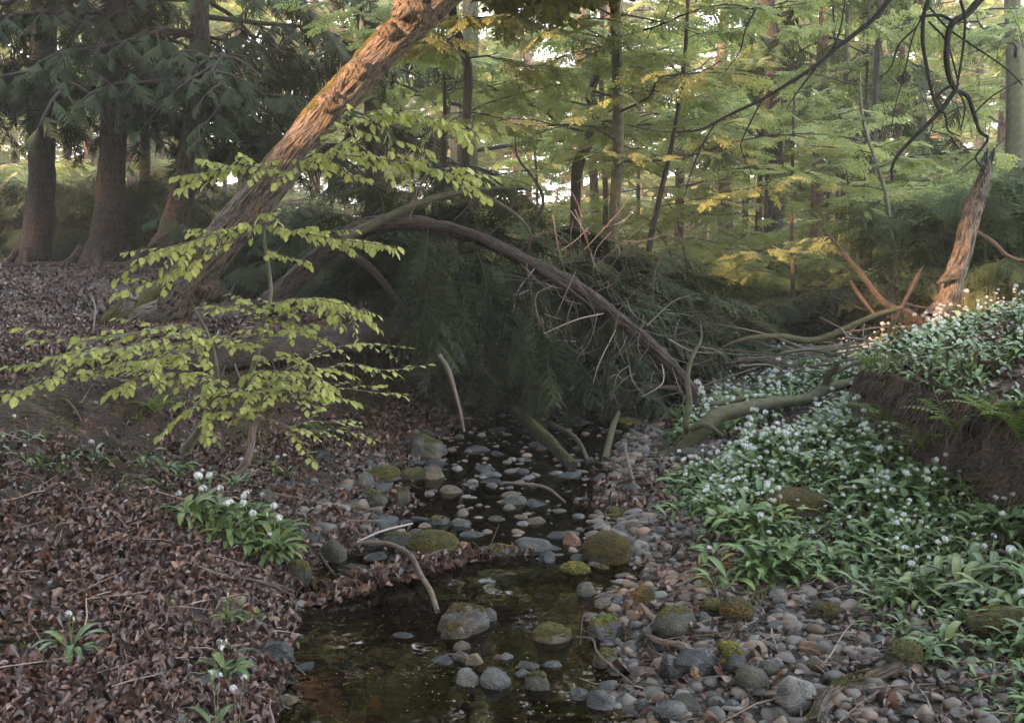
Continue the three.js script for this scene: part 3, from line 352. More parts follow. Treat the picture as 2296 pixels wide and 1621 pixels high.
  part('dead_branch', tube(rel(path([[985, 795, 10], [1005, 830, 11], [1018, 870, 9], [1030, 915, 8], [1041, 968, 6]], 7.2), o), { seg: 6, step: 0.05, lump: 0.2 }), M.paleWood, t);
}
// ------------------------------------------------------------------ three old yews on the left bank
[
  ['stout pale brown yew trunk at the mossy crest, beside the paired dark yews', [[70, 612, 84], [84, 540, 66], [92, 420, 58], [95, 250, 56], [98, 60, 52], [98, -200, 48], [100, -500, 36]], 15.6, M.yewBark, 3],
  ['upright dark yew trunk with flared roots standing on the leaf-strewn bank', [[222, 600, 112], [238, 530, 72], [250, 400, 60], [258, 250, 52], [262, 90, 47], [263, -200, 42], [266, -500, 30]], 15.0, M.yewBark, 4],
  ['slanting fluted yew trunk leaning away between the upright yew and leaning tree', [[358, 604, 100], [384, 530, 64], [412, 420, 54], [436, 290, 48], [446, 160, 46], [450, 0, 42], [455, -250, 34], [460, -500, 24]], 14.6, M.yewBark, 5],
].forEach(([label, px, d, mat, seed]) => {
  const P = path(px, d); P[0][0].y = groundH(P[0][0].x, d) - 0.05;
  makeTree({ name: 'yew_tree', label, pts: P, mat, limbs: 22, reach: [1.8, 3.8], from: 0.52, to: 0.95, kind: 'yewFar', leaf: M.yew, rise: 0.0, len: [0.26, 0.5], step: 0.19, droop: 0.55, seg: 22, ridge: 0.05, sub: 7, lr: 0.3, seed, lump: 0.25, vary: 0.4 });
  const t = scene.children[scene.children.length - 1]; R = rngOf(seed + 70);
  for (let k = 0; k < 6; k++) { const a = k * 1.05 + rr(-0.3, 0.3), b = P[0][0], r = P[0][1] * 0.55, p = n => { const x = Math.cos(a) * n, z = Math.sin(a) * n; return V(x, groundH(b.x + x, -(b.z + z)) - b.y + 0.02, z); }; part('root', tube([[V(Math.cos(a) * r, 0.3, Math.sin(a) * r), r * 0.5], [p(r * 2.2), r * 0.3], [p(r * 4), r * 0.18], [p(r * 6.5), 0.02]], { seg: 8, step: 0.1, lump: 0.25 }), mat, t); }
});
// ------------------------------------------------------------------ beech sapling with fresh leaves
const beechLeaf = (bend, fold, seed) => {
  const st = [0, 0.12, 0.3, 0.5, 0.7, 0.87, 1], wd = [0.0, 0.165, 0.29, 0.32, 0.26, 0.14, 0], pos = [], uv = [], idx = [];
  st.forEach((t, i) => { const y = -bend * t * t, x = t * (1 - 0.15 * bend * t); for (const s of [-1, 0, 1]) { const w = wd[i] * (1 + 0.06 * Math.sin(seed + i * 2.1)); pos.push(x, y + Math.abs(s) * fold * w + (s ? 0.02 * Math.sin(i * 3.1 + seed) : 0), s * w); uv.push(t, 0.5 + s * w); } });
  for (let i = 0; i < st.length - 1; i++) for (let j = 0; j < 2; j++) { const a = i * 3 + j; idx.push(a, a + 1, a + 3, a + 1, a + 4, a + 3); }
  const g = new THREE.BufferGeometry(); g.setAttribute('position', new THREE.Float32BufferAttribute(pos, 3)); g.setAttribute('uv', new THREE.Float32BufferAttribute(uv, 2)); g.setIndex(idx); g.computeVertexNormals(); return g;
};
{
  R = rngOf(103);
  const LG = [beechLeaf(0.1, 0.2, 1), beechLeaf(0.3, 0.3, 2), beechLeaf(0.22, 0.12, 4)], tones = [1, 0.86, 1.12].map((k, i) => { const m = M.sapling.clone(); m.color = lin(0.52 * k * (i === 2 ? 1.06 : 1), 0.57 * k, 0.16 * k); return m; });
  const o = hit(432, 1000); const t = thing('beech_sapling', 'young beech with tiers of fresh yellow-green leaves on the stream bank', 'sapling', o);
  const leaves = []; // [matrix, distance]
  const stem = (pts, d, mat = M.greyStem) => part('stem', tube(rel(path(pts, d), o), { seg: 9, step: 0.04, lump: 0.12 }), mat, t);
  stem([[415, 1010, 26, 5.5], [432, 985, 20, 5.4], [470, 935, 17, 5.3], [540, 880, 14, 5.25], [575, 800, 12, 5.2], [592, 720, 11, 5.2], [607, 660, 9, 5.2], [601, 590, 8, 5.15], [592, 520, 7, 5.1], [612, 470, 6, 5.1], [650, 400, 5, 5.05], [705, 330, 4, 5], [770, 276, 3, 4.95]], 5.2);
  stem([[530, 1062, 18, 5.1], [550, 1040, 18, 5.1], [562, 1000, 18, 5.1], [568, 955, 17, 5.1], [590, 925, 14, 5.1], [640, 900, 5, 5.05], [720, 862, 3, 5]], 5.1, M.paleWood);
  stem([[470, 940, 10, 5.3], [488, 890, 10, 5.15], [482, 800, 9, 5], [462, 740, 8, 4.9], [440, 700, 6, 4.8], [432, 680, 3, 4.75]], 5);
  stem([[462, 745, 7, 4.9], [400, 730, 6, 4.8], [300, 748, 5, 4.6], [180, 765, 4, 4.4]], 4.8);
  const leaf = (p, dir, up, s) => leaves.push([basis(p, dir, up, s, s, s * rr(0.92, 1.1)), p]);
  const br = (pts, opt = {}) => {
    const { den = 1, droop = 0.55, size = 0.051, side = 1, flat = 0 } = opt, q = pts.map(p => at(p[0], p[1], p[2])); const twGeo = [tube(q.map((v, i) => [v.clone().sub(o), 0.0042 * (1 - 0.6 * i / (q.length - 1))]), { seg: 4, step: 0.08, cap: false })];
    const run = (c, n0, n1, sp, sc) => { const L = c.getLength(), n = Math.max(2, Math.round(L * (n1 - n0) / sp)); for (let i = 0; i <= n; i++) { const u = lerp(n0, n1, i / n), p = c.getPoint(u), tn = c.getTangent(u), s = V().crossVectors(V(0, 1, 0), tn).normalize(), g = i % 2 ? 1 : -1, a = i === n ? 0.15 : rr(0.6, 1.1), d = tn.clone().multiplyScalar(Math.cos(a)).addScaledVector(s, g * Math.sin(a)); d.y -= droop * rr(0.4, 1.5); d.normalize(); leaf(p, d, V(rr(-0.55, 0.55), 1, rr(-0.55, 0.55) + flat), size * sc * rr(0.6, 1.2)); } };
    const c = new THREE.CatmullRomCurve3(q, false, 'centripetal'), L = c.getLength(); run(c, 0.06, 1, 0.026 / den, 1);
    const m = Math.round(L / 0.085 * side); for (let k = 0; k < m; k++) { const u = lerp(0.08, 0.9, (k + 0.5 * R()) / m), p = c.getPoint(u), tn = c.getTangent(u), s = V().crossVectors(V(0, 1, 0), tn).normalize(), a = rr(0.6, 1.0), d = tn.clone().multiplyScalar(Math.cos(a)).addScaledVector(s, (k % 2 ? 1 : -1) * Math.sin(a)); d.y += rr(-0.55, 0.3); const l = rr(0.06, 0.24), e = p.clone().addScaledVector(d, l), mm = p.clone().lerp(e, 0.5).add(V(0, 0.01, 0)); twGeo.push(tube([[p.clone().sub(o), 0.002], [mm.clone().sub(o), 0.0016], [e.clone().sub(o), 0.001]], { seg: 3, step: 0.1, cap: false })); run(new THREE.CatmullRomCurve3([p, mm, e]), 0.2, 1, 0.024, rr(0.75, 1.05)); }
    part('branch', mergeGeometries(twGeo), M.twig, t);
  };
  br([[700, 332, 5], [770, 280, 4.95], [850, 256, 4.9], [930, 254, 4.85], [1000, 278, 4.8], [1095, 303, 4.75]], { droop: 0.6, side: 2.6 }); br([[850, 258, 4.9], [868, 300, 4.85], [880, 340, 4.8]], { side: 0.6 }); br([[800, 270, 4.92], [790, 310, 4.85], [760, 322, 4.8]], { side: 0.5 });
  br([[640, 400, 5.05], [720, 352, 5], [820, 352, 4.9], [920, 368, 4.85], [1000, 385, 4.8], [1092, 410, 4.75]], { droop: 0.6, side: 2.4 }); br([[660, 390, 5.05], [580, 374, 4.9], [500, 380, 4.8], [405, 394, 4.7]], { droop: 0.55, side: 2.2 }); br([[690, 350, 5], [650, 385, 4.9], [620, 410, 4.8]], { side: 0.6 }); br([[480, 384, 4.8], [440, 405, 4.72], [402, 422, 4.68]], { side: 0.4 }); br([[740, 352, 5], [780, 390, 4.9], [830, 400, 4.8]], { side: 0.5 });
  br([[592, 500, 5.1], [680, 522, 5], [780, 540, 4.9], [892, 553, 4.8]], { side: 2 }); br([[596, 498, 5.1], [540, 512, 4.95], [460, 530, 4.85], [390, 555, 4.75], [308, 582, 4.65]], { side: 2 }); br([[540, 530, 5], [440, 585, 4.85], [370, 620, 4.75], [260, 660, 4.6]], { side: 0.6 }); br([[600, 560, 5.1], [640, 575, 5], [690, 585, 4.9]], { side: 0.6 }); br([[595, 490, 5.1], [600, 478, 5.05], [630, 500, 4.9]], { side: 0.5 });
  br([[607, 680, 5.2], [690, 668, 5.05], [760, 682, 4.95], [822, 706, 4.85]], { side: 2 }); br([[600, 700, 5.2], [560, 680, 5.1], [540, 668, 5]], { side: 0.5 }); br([[596, 710, 5.2], [650, 725, 5.1], [690, 738, 5]], {});
  const low = { droop: 0.32, den: 0.9 };
  br([[440, 722, 4.85], [350, 738, 4.7], [240, 752, 4.55], [80, 764, 4.35]], low); br([[470, 770, 4.95], [360, 775, 4.75], [200, 800, 4.5], [20, 822, 4.25]], low); br([[480, 820, 5], [360, 815, 4.75], [220, 835, 4.5], [100, 862, 4.3], [-20, 892, 4.15]], low); br([[485, 850, 5.05], [400, 835, 4.85], [300, 850, 4.65], [250, 880, 4.55]], low); br([[480, 760, 4.95], [420, 790, 4.7], [340, 805, 4.5], [270, 830, 4.35]], low); br([[455, 730, 4.9], [400, 750, 4.6], [300, 775, 4.35], [190, 790, 4.2], [110, 800, 4.1]], low);
  br([[560, 790, 5.2], [620, 745, 5.05], [690, 740, 4.95]], low); br([[580, 780, 5.2], [520, 760, 5], [450, 760, 4.85]], low); br([[570, 820, 5.2], [640, 800, 5.05], [700, 830, 4.9], [740, 885, 4.8]], low); br([[540, 880, 5.2], [600, 850, 5], [670, 860, 4.85]], low); br([[500, 900, 5.2], [560, 880, 5], [620, 870, 4.85]], low); br([[520, 890, 5.2], [480, 850, 5], [430, 850, 4.85], [360, 855, 4.7]], low); br([[590, 925, 5.1], [560, 930, 4.95], [520, 925, 4.85], [470, 950, 4.75], [462, 990, 4.7]], { droop: 0.5 }); br([[590, 920, 5.1], [630, 890, 4.95], [690, 885, 4.85], [735, 893, 4.8]], low); br([[580, 760, 5.2], [560, 700, 5], [520, 690, 4.9], [470, 700, 4.8]], low); br([[540, 870, 5.2], [470, 880, 5], [430, 925, 4.85]], low); br([[600, 730, 5.2], [640, 690, 5.05], [660, 705, 4.95]], low); br([[560, 840, 5.2], [590, 830, 5], [650, 840, 4.9]], low);
  const thin = { droop: 0.04, den: 0.6, side: 0.7, size: 0.045 };
  br([[640, 830, 5.3], [720, 790, 5.4], [810, 770, 5.5], [915, 780, 5.6]], thin); br([[690, 840, 5.3], [780, 815, 5.4], [860, 830, 5.5], [960, 818, 5.6]], thin); br([[660, 880, 5.3], [760, 870, 5.4], [840, 880, 5.5], [905, 884, 5.6]], thin); br([[600, 940, 5.2], [680, 965, 5.25], [760, 965, 5.3], [838, 985, 5.35]], thin); br([[640, 960, 5.2], [700, 945, 5.25], [780, 950, 5.3]], thin);
  leaves.sort((a, b) => a[1].distanceTo(camera.position) - b[1].distanceTo(camera.position));
  const off = new THREE.Matrix4().makeTranslation(-o.x, -o.y, -o.z), rest = [[], [], []];
  leaves.forEach(([m], i) => { const k = i % 3; if (i < 300) { const l = part('leaf', LG[k], tones[(i * 7 >> 1) % 3], t); off.clone().multiply(m).decompose(l.position, l.quaternion, l.scale); } else rest[k].push(LG[k].clone().applyMatrix4(off.clone().multiply(m))); });
  rest.forEach((r, k) => r.length && part('leaf_spray', mergeGeometries(r), tones[k], t, true));
  
}
// ------------------------------------------------------------------ stones
function stoneGeo(seed, detail, ang) { // unit-ish stone: sphere cut by planes, softened, noised
  const q = rngOf(seed * 31 + 5), g = sphereGeo(detail), P = g.attributes.position, v = V(), pl = [];
  for (let i = 0; i < 3 + ang * 8; i++) { const a = q() * 6.283, y = q() * 2 - 1, s = Math.sqrt(1 - y * y); pl.push([V(s * Math.cos(a), y, s * Math.sin(a)), (ang > 0.5 ? 0.5 : 0.62) + 0.32 * q()]); }
  for (let i = 0; i < P.count; i++) { v.fromBufferAttribute(P, i); let k = 1; for (const [n, d] of pl) { const e = v.dot(n); if (e > 0.05) k = Math.min(k, lerp(1, d / e, ang ? 0.9 : 0.6)); } k *= 1 + 0.16 * fbm(v.x * 1.3 + seed, v.y * 1.3, v.z * 1.3, 2) + 0.07 * fbm(v.x * 4 + seed, v.y * 4, v.z * 4, 3); P.setXYZ(i, v.x * k, v.y * k, v.z * k); }
  g.computeVertexNormals(); return g;
}
const SG = { round: [1, 2, 3, 4].map(s => stoneGeo(s, 12, 0)), block: [5, 6, 7, 8].map(s => stoneGeo(s, 12, 1)), small: [9, 10, 11, 12, 13].map(s => stoneGeo(s, 6, s % 5 ? 1 : 0.3)) };
function stone(px, py, w, h, kind, form, label, opt = {}) {
  const p = hit(px, py), d = -p.z, a = metres(w, d) / 2 * 1.14, b = metres(h, d) / 2 / 0.82 * 1.12, c = a * (opt.deep ?? rr(0.65, 0.95)), set = SG[form], g = set[(px * 7 + py) % set.length].clone();
  const wy = d < 9.3 && d > 1 ? waterY(d) : -1, seg = segOf(p.x, d); if (seg > 5 && seg < 7) p.y = Math.max(p.y, wy - 0.03);
  const yaw = opt.yaw ?? rr(-0.6, 0.6), tilt = opt.tilt ?? rr(-0.12, 0.12); g.scale(a, b, c); g.rotateY(yaw); g.rotateZ(tilt); g.computeVertexNormals();
  { const P = g.attributes.position, uv = g.attributes.uv; for (let i = 0; i < P.count; i++) uv.setXY(i, P.getX(i) * 2.4 - P.getZ(i) * 0.9 + px * 0.1, P.getY(i) * 2.4 - P.getZ(i) * 1.3 + py * 0.1); }
  p.y += b * 0.64; p.z -= c * 0.55;
  const mm = opt.moss ? matOn(g, (x, y, z, nx, ny, nz) => ny - (1.02 - opt.moss) + 0.9 * fbm(x * 9 + px, y * 9, z * 9, 3) + (opt.lop ?? 0) * nx + 0.15 * noise(x * 60, y * 60, z * 60), 0.006) : null;
  if (!mm) return single('stone', g, stoneMats[STONE[kind]], label, 'stone', p, opt.group);
  const t = thing('stone', label, 'stone', p, opt.group); part('rock', g, stoneMats[STONE[kind]], t); part('moss_cap', mm, opt.mm ?? M.moss, t); return t;
}
R = rngOf(201);
const G1 = 'stones in and beside the stream';
[
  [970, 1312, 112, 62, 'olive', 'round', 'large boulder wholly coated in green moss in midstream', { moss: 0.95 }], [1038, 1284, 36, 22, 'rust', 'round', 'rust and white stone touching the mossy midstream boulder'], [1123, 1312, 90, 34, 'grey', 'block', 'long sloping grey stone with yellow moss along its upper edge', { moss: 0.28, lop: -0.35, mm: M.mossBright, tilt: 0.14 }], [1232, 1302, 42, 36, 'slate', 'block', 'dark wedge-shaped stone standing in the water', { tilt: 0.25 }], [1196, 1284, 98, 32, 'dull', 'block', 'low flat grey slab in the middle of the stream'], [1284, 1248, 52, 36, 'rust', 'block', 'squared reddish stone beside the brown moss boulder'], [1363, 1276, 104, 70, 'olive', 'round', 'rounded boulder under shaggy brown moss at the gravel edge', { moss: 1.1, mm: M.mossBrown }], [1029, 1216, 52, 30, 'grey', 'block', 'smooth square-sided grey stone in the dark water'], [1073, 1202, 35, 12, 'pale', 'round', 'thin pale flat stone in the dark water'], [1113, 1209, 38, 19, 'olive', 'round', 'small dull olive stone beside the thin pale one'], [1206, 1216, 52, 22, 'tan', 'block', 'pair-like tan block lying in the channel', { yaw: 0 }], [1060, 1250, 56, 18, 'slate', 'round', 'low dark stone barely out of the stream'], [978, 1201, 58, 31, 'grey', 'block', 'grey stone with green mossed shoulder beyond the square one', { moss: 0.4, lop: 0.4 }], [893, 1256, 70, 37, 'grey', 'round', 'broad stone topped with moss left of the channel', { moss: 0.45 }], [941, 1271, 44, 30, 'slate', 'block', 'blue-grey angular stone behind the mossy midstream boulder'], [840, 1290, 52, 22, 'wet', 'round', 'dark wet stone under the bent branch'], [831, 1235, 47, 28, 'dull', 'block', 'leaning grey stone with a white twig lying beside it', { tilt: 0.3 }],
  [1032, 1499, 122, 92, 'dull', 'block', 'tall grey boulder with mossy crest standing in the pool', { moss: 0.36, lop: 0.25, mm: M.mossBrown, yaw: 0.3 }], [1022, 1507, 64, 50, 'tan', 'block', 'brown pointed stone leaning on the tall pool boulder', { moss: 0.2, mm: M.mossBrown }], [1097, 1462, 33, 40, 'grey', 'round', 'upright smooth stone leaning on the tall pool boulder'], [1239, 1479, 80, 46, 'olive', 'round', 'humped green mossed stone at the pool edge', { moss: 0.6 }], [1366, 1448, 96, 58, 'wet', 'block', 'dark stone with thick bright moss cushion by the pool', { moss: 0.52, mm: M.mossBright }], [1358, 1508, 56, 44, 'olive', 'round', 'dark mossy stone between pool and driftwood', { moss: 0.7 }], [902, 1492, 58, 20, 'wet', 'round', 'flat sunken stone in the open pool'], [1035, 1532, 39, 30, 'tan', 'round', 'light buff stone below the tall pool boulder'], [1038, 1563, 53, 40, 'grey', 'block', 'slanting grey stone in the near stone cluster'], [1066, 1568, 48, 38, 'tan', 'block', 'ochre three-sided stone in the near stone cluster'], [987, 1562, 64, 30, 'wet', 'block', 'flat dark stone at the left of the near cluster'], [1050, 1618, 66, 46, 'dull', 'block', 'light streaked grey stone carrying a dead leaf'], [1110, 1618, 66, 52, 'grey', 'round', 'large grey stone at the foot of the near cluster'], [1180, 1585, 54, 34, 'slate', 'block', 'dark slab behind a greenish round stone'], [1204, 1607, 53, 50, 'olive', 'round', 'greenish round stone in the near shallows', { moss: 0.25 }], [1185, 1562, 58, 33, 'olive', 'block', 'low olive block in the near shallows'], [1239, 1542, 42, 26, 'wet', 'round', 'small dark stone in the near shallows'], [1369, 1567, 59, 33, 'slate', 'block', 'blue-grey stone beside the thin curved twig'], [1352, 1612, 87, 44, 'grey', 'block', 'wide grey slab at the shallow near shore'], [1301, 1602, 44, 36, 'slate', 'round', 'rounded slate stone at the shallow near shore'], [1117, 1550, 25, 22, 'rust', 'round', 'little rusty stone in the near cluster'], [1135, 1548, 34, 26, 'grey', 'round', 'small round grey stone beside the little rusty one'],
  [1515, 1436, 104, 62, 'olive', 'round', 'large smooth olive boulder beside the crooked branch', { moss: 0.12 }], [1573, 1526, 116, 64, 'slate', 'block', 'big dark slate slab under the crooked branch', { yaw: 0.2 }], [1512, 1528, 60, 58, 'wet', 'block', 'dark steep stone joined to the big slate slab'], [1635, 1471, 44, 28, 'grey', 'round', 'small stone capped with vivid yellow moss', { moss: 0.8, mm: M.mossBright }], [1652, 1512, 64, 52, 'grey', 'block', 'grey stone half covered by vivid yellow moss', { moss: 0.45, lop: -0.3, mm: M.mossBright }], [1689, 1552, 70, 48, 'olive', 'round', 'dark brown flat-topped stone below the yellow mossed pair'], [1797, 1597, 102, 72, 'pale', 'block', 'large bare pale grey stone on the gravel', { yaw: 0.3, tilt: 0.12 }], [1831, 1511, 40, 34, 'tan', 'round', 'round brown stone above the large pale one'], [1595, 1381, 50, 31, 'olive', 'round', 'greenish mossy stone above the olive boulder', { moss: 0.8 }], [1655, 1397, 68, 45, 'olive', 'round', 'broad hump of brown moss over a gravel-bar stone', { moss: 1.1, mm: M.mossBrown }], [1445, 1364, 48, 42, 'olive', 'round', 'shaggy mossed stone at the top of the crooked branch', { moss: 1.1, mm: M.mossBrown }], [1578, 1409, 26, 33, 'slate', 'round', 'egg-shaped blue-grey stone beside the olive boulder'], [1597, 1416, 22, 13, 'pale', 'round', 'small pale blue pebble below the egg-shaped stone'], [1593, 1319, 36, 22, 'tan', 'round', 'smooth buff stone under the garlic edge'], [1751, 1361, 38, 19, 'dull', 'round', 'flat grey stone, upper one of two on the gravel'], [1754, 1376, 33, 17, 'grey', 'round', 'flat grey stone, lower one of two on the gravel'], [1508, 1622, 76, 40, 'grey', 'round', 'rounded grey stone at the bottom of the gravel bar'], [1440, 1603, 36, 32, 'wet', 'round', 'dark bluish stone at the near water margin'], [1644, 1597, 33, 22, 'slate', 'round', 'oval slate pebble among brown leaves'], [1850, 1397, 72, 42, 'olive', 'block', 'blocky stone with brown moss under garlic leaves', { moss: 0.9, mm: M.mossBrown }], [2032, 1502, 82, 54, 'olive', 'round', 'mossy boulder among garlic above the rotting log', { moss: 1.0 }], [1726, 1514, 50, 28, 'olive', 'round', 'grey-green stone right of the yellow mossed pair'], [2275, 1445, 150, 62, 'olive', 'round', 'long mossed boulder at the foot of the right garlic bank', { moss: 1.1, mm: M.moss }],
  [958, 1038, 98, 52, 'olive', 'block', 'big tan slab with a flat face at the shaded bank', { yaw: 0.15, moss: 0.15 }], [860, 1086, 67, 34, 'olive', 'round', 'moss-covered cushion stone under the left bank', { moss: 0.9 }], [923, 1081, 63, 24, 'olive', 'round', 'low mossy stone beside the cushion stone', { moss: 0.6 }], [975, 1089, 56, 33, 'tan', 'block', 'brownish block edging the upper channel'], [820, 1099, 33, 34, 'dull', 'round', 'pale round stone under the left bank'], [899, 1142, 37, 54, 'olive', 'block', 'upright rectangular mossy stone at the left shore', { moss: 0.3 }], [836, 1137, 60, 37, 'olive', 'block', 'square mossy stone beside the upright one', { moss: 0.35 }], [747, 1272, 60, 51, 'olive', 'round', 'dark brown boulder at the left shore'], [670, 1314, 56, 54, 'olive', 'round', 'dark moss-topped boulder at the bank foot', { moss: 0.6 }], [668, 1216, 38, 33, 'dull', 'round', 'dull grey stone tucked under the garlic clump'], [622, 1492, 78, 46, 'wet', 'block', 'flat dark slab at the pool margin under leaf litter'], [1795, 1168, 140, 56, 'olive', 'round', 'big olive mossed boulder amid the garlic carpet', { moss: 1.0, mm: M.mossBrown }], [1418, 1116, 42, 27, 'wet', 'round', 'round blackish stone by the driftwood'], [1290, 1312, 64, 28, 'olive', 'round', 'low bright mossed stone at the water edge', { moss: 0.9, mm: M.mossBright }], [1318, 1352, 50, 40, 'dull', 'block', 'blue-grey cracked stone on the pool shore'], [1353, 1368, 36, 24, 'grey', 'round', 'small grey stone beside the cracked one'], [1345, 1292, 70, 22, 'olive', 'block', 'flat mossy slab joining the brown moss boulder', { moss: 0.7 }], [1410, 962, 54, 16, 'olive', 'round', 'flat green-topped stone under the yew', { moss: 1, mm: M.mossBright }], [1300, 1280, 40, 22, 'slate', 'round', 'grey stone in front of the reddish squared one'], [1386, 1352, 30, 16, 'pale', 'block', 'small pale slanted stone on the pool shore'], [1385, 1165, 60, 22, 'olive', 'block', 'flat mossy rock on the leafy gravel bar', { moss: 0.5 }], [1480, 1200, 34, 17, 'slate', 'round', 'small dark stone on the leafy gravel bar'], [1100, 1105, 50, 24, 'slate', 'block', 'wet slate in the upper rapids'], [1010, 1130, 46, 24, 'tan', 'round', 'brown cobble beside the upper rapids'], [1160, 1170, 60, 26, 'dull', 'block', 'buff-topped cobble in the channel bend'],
].forEach(a => stone(...a));
{ // smaller stones: 200 singles, then pebbles
  R = rngOf(202); let n = 0; const cols = ['grey', 'slate', 'wet', 'wet', 'tan', 'olive', 'slate', 'dull', 'wet', 'rust', 'olive'];
  while (n < 205) {
    const d = 2.9 + 6.4 * Math.pow(R(), 0.8), s = section(d).xs, x = lerp(lerp(s[4], s[5], 0.35), s[8] + 0.4, Math.pow(R(), 1.1)), f = segOf(x, d), pool = d < 4.35 && f > 5.15 && f < 6.75; if (pool && R() < 0.93) continue; if (f > 8.9) continue;
    const a = (0.026 + 0.06 * Math.pow(R(), 1.7)) * (d > 5 ? 1.4 : 1), g = SG.small[n % 5], p = ground(x, d); p.y = Math.max(p.y, d < 9.3 && f < 7 ? waterY(d) - 0.03 : -1) + a * 0.02;
    const where = f < 7 ? 'stony bed of the stream' : 'gravel bar beside the stream', mat = stoneMats[STONE[f < 7 && R() < (d > 5.2 ? 0.85 : 0.6) ? (R() < 0.6 ? 'wet' : 'slate') : cols[R() * cols.length | 0]]];  // wet stones are dark; the extra share upstream also paints in the hollow's shade
    const m = single('cobble', g, mat, f < 7 ? 'small rounded cobble lying in the dark stream bed' : 'small cobble on the leaf-strewn gravel bar', 'stone', p, f < 7 ? 'cobbles in the stream bed' : 'cobbles on the gravel bar'); m.scale.set(a * rr(0.8, 1.3), a * rr(0.45, 0.7), a * rr(0.7, 1.1)); m.rotation.set(rr(-0.2, 0.2), rr(0, 6), rr(-0.2, 0.2)); n++;
  }
  const sets = SG.small.map(() => []), e = new THREE.Euler(), qn = new THREE.Quaternion(), peb = new THREE.Group(); peb.name = 'pebbles'; peb.userData = { kind: 'stuff', label: 'small pebbles covering the gravel bar and stream bed' }; scene.add(peb);
  for (let i = 0; i < 8200; i++) { const d = 2.7 + 6.8 * Math.pow(R(), 0.9), s = section(d).xs, x = lerp(lerp(s[4], s[5], 0.4), s[9], Math.pow(R(), 0.85)), f = segOf(x, d); if (f < 6.9 && R() < (d < 4.4 ? 0.5 : 0.8)) continue; if (f > 8.4 && R() < 0.7) continue; const up = d > 4.7 && f < 7.4, a = up ? 0.012 + 0.05 * Math.pow(R(), 1.8) : 0.006 + 0.03 * Math.pow(R(), 2.2), p = ground(x, d); p.y = (up && R() < 0.7 ? Math.max(p.y, waterY(d) - 0.5 * a) : p.y) + a * 0.2; sets[i % 5].push(new THREE.Matrix4().compose(p, qn.setFromEuler(e.set(rr(-0.3, 0.3), rr(0, 6), rr(-0.3, 0.3))).clone(), V(a * rr(0.8, 1.3), a * rr(0.5, 0.8), a * rr(0.7, 1.1)))); }
  for (let i = 0; i < 3000; i++) { const d = 2.6 + 4.4 * Math.pow(R(), 1.1), s = section(d).xs, x = lerp(s[7] - 0.1, s[9] - 0.1, R()), a = 0.007 + 0.036 * Math.pow(R(), 2.4), p = ground(x, d); p.y += a * 0.15; sets[i % 5].push(new THREE.Matrix4().compose(p, qn.setFromEuler(e.set(rr(-0.3, 0.3), rr(0, 6), rr(-0.3, 0.3))).clone(), V(a * rr(0.8, 1.5), a * rr(0.4, 0.75), a * rr(0.7, 1.1)))); }
  const pm = std(lin(0.13, 0.12, 0.107), null, 0, 0.7); sets.forEach((s, i) => instanced('pebble', stoneGeo(60 + i, 2, i ? 1 : 0.3), pm, s, peb, c => { const k = rr(0.3, 1.25), w = R() < 0.45 ? rr(0.1, 0.5) : 0; c.setRGB(k * (1 + w), k * (1 + w * 0.2), k * (1 - 0.4 * w)); }));
}
// ------------------------------------------------------------------ sticks and logs on the ground
function stick(name, label, pts, mat, opt = {}) { // pts: [px, py, width, lift?]
  R = rngOf(pts[0][0] * 3 + pts[0][1]); const q = pts.map(p => { const v = hit(p[0], p[1]), d = -v.z, r = metres(p[2], d) / 2; v.y = Math.max(v.y, d < 9.2 && segOf(v.x, d) > 5 && segOf(v.x, d) < 7 ? waterY(d) : -9) + r * 0.8 + (p[3] ?? 0); return [v, r]; }), o = q[0][0].clone();
  const t = thing(name, label, opt.category ?? 'branch', o, opt.group), g = tube(rel(q, o), { seg: opt.seg ?? 10, step: 0.025, lump: opt.lump ?? 0.22, ridge: opt.ridge ?? 0, seed: pts[0][0], tw: 0.3 }); part(opt.main ?? 'wood', g, mat, t);
  for (const f of opt.forks ?? []) { const k = f.map(p => { const v = p.length > 4 ? at(p[0], p[1], p[4]) : hit(p[0], p[1]), r = metres(p[2], -v.z) / 2; v.y += p.length > 4 ? 0 : r + (p[3] ?? 0); return [v, r]; }); part('side_branch', tube(rel(k, o), { seg: 8, step: 0.03, lump: 0.2, tw: 0.3 }), mat, t); }
  if (opt.moss) { const mm = matOn(g, (x, y, z, nx, ny) => ny - 0.9 + opt.moss + fbm(x * 6, y * 6, z * 6, 3), 0.006); if (mm) part('moss_patch', mm, M.moss, t); }
  if (opt.end) { const e = q[q.length - 1]; part('broken_end', blob(e[1] * 0.95, 3, 3, 0.5).translate(e[0].x - o.x, e[0].y - o.y, e[0].z - o.z), M.freshWood, t); }
  return t;
}
stick('driftwood_branch', 'bare bent branch lying across the leaf dam into the pool', [[808, 1267, 9, 0.06], [865, 1288, 11, 0.06], [902, 1320, 12, 0.06], [924, 1346, 12, 0.06], [947, 1386, 13, 0.05], [967, 1411, 13, 0.03], [981, 1444, 12, 0.0]], M.paleWood, { forks: [[[838, 1280, 8, 0.06], [856, 1308, 8, 0.03], [890, 1334, 7, 0.02]]] });
stick('driftwood_branch', 'crooked grey branch with broken pale end on the slate slab', [[1440, 1341, 9, 0.02], [1437, 1371, 11, 0.02], [1465, 1403, 13, 0.02], [1471, 1417, 14, 0.02], [1454, 1442, 16, 0.02], [1494, 1462, 18, 0.02], [1528, 1479, 20, 0.04], [1545, 1502, 20, 0.05], [1558, 1538, 20, 0.03]], M.paleWood, { end: true });
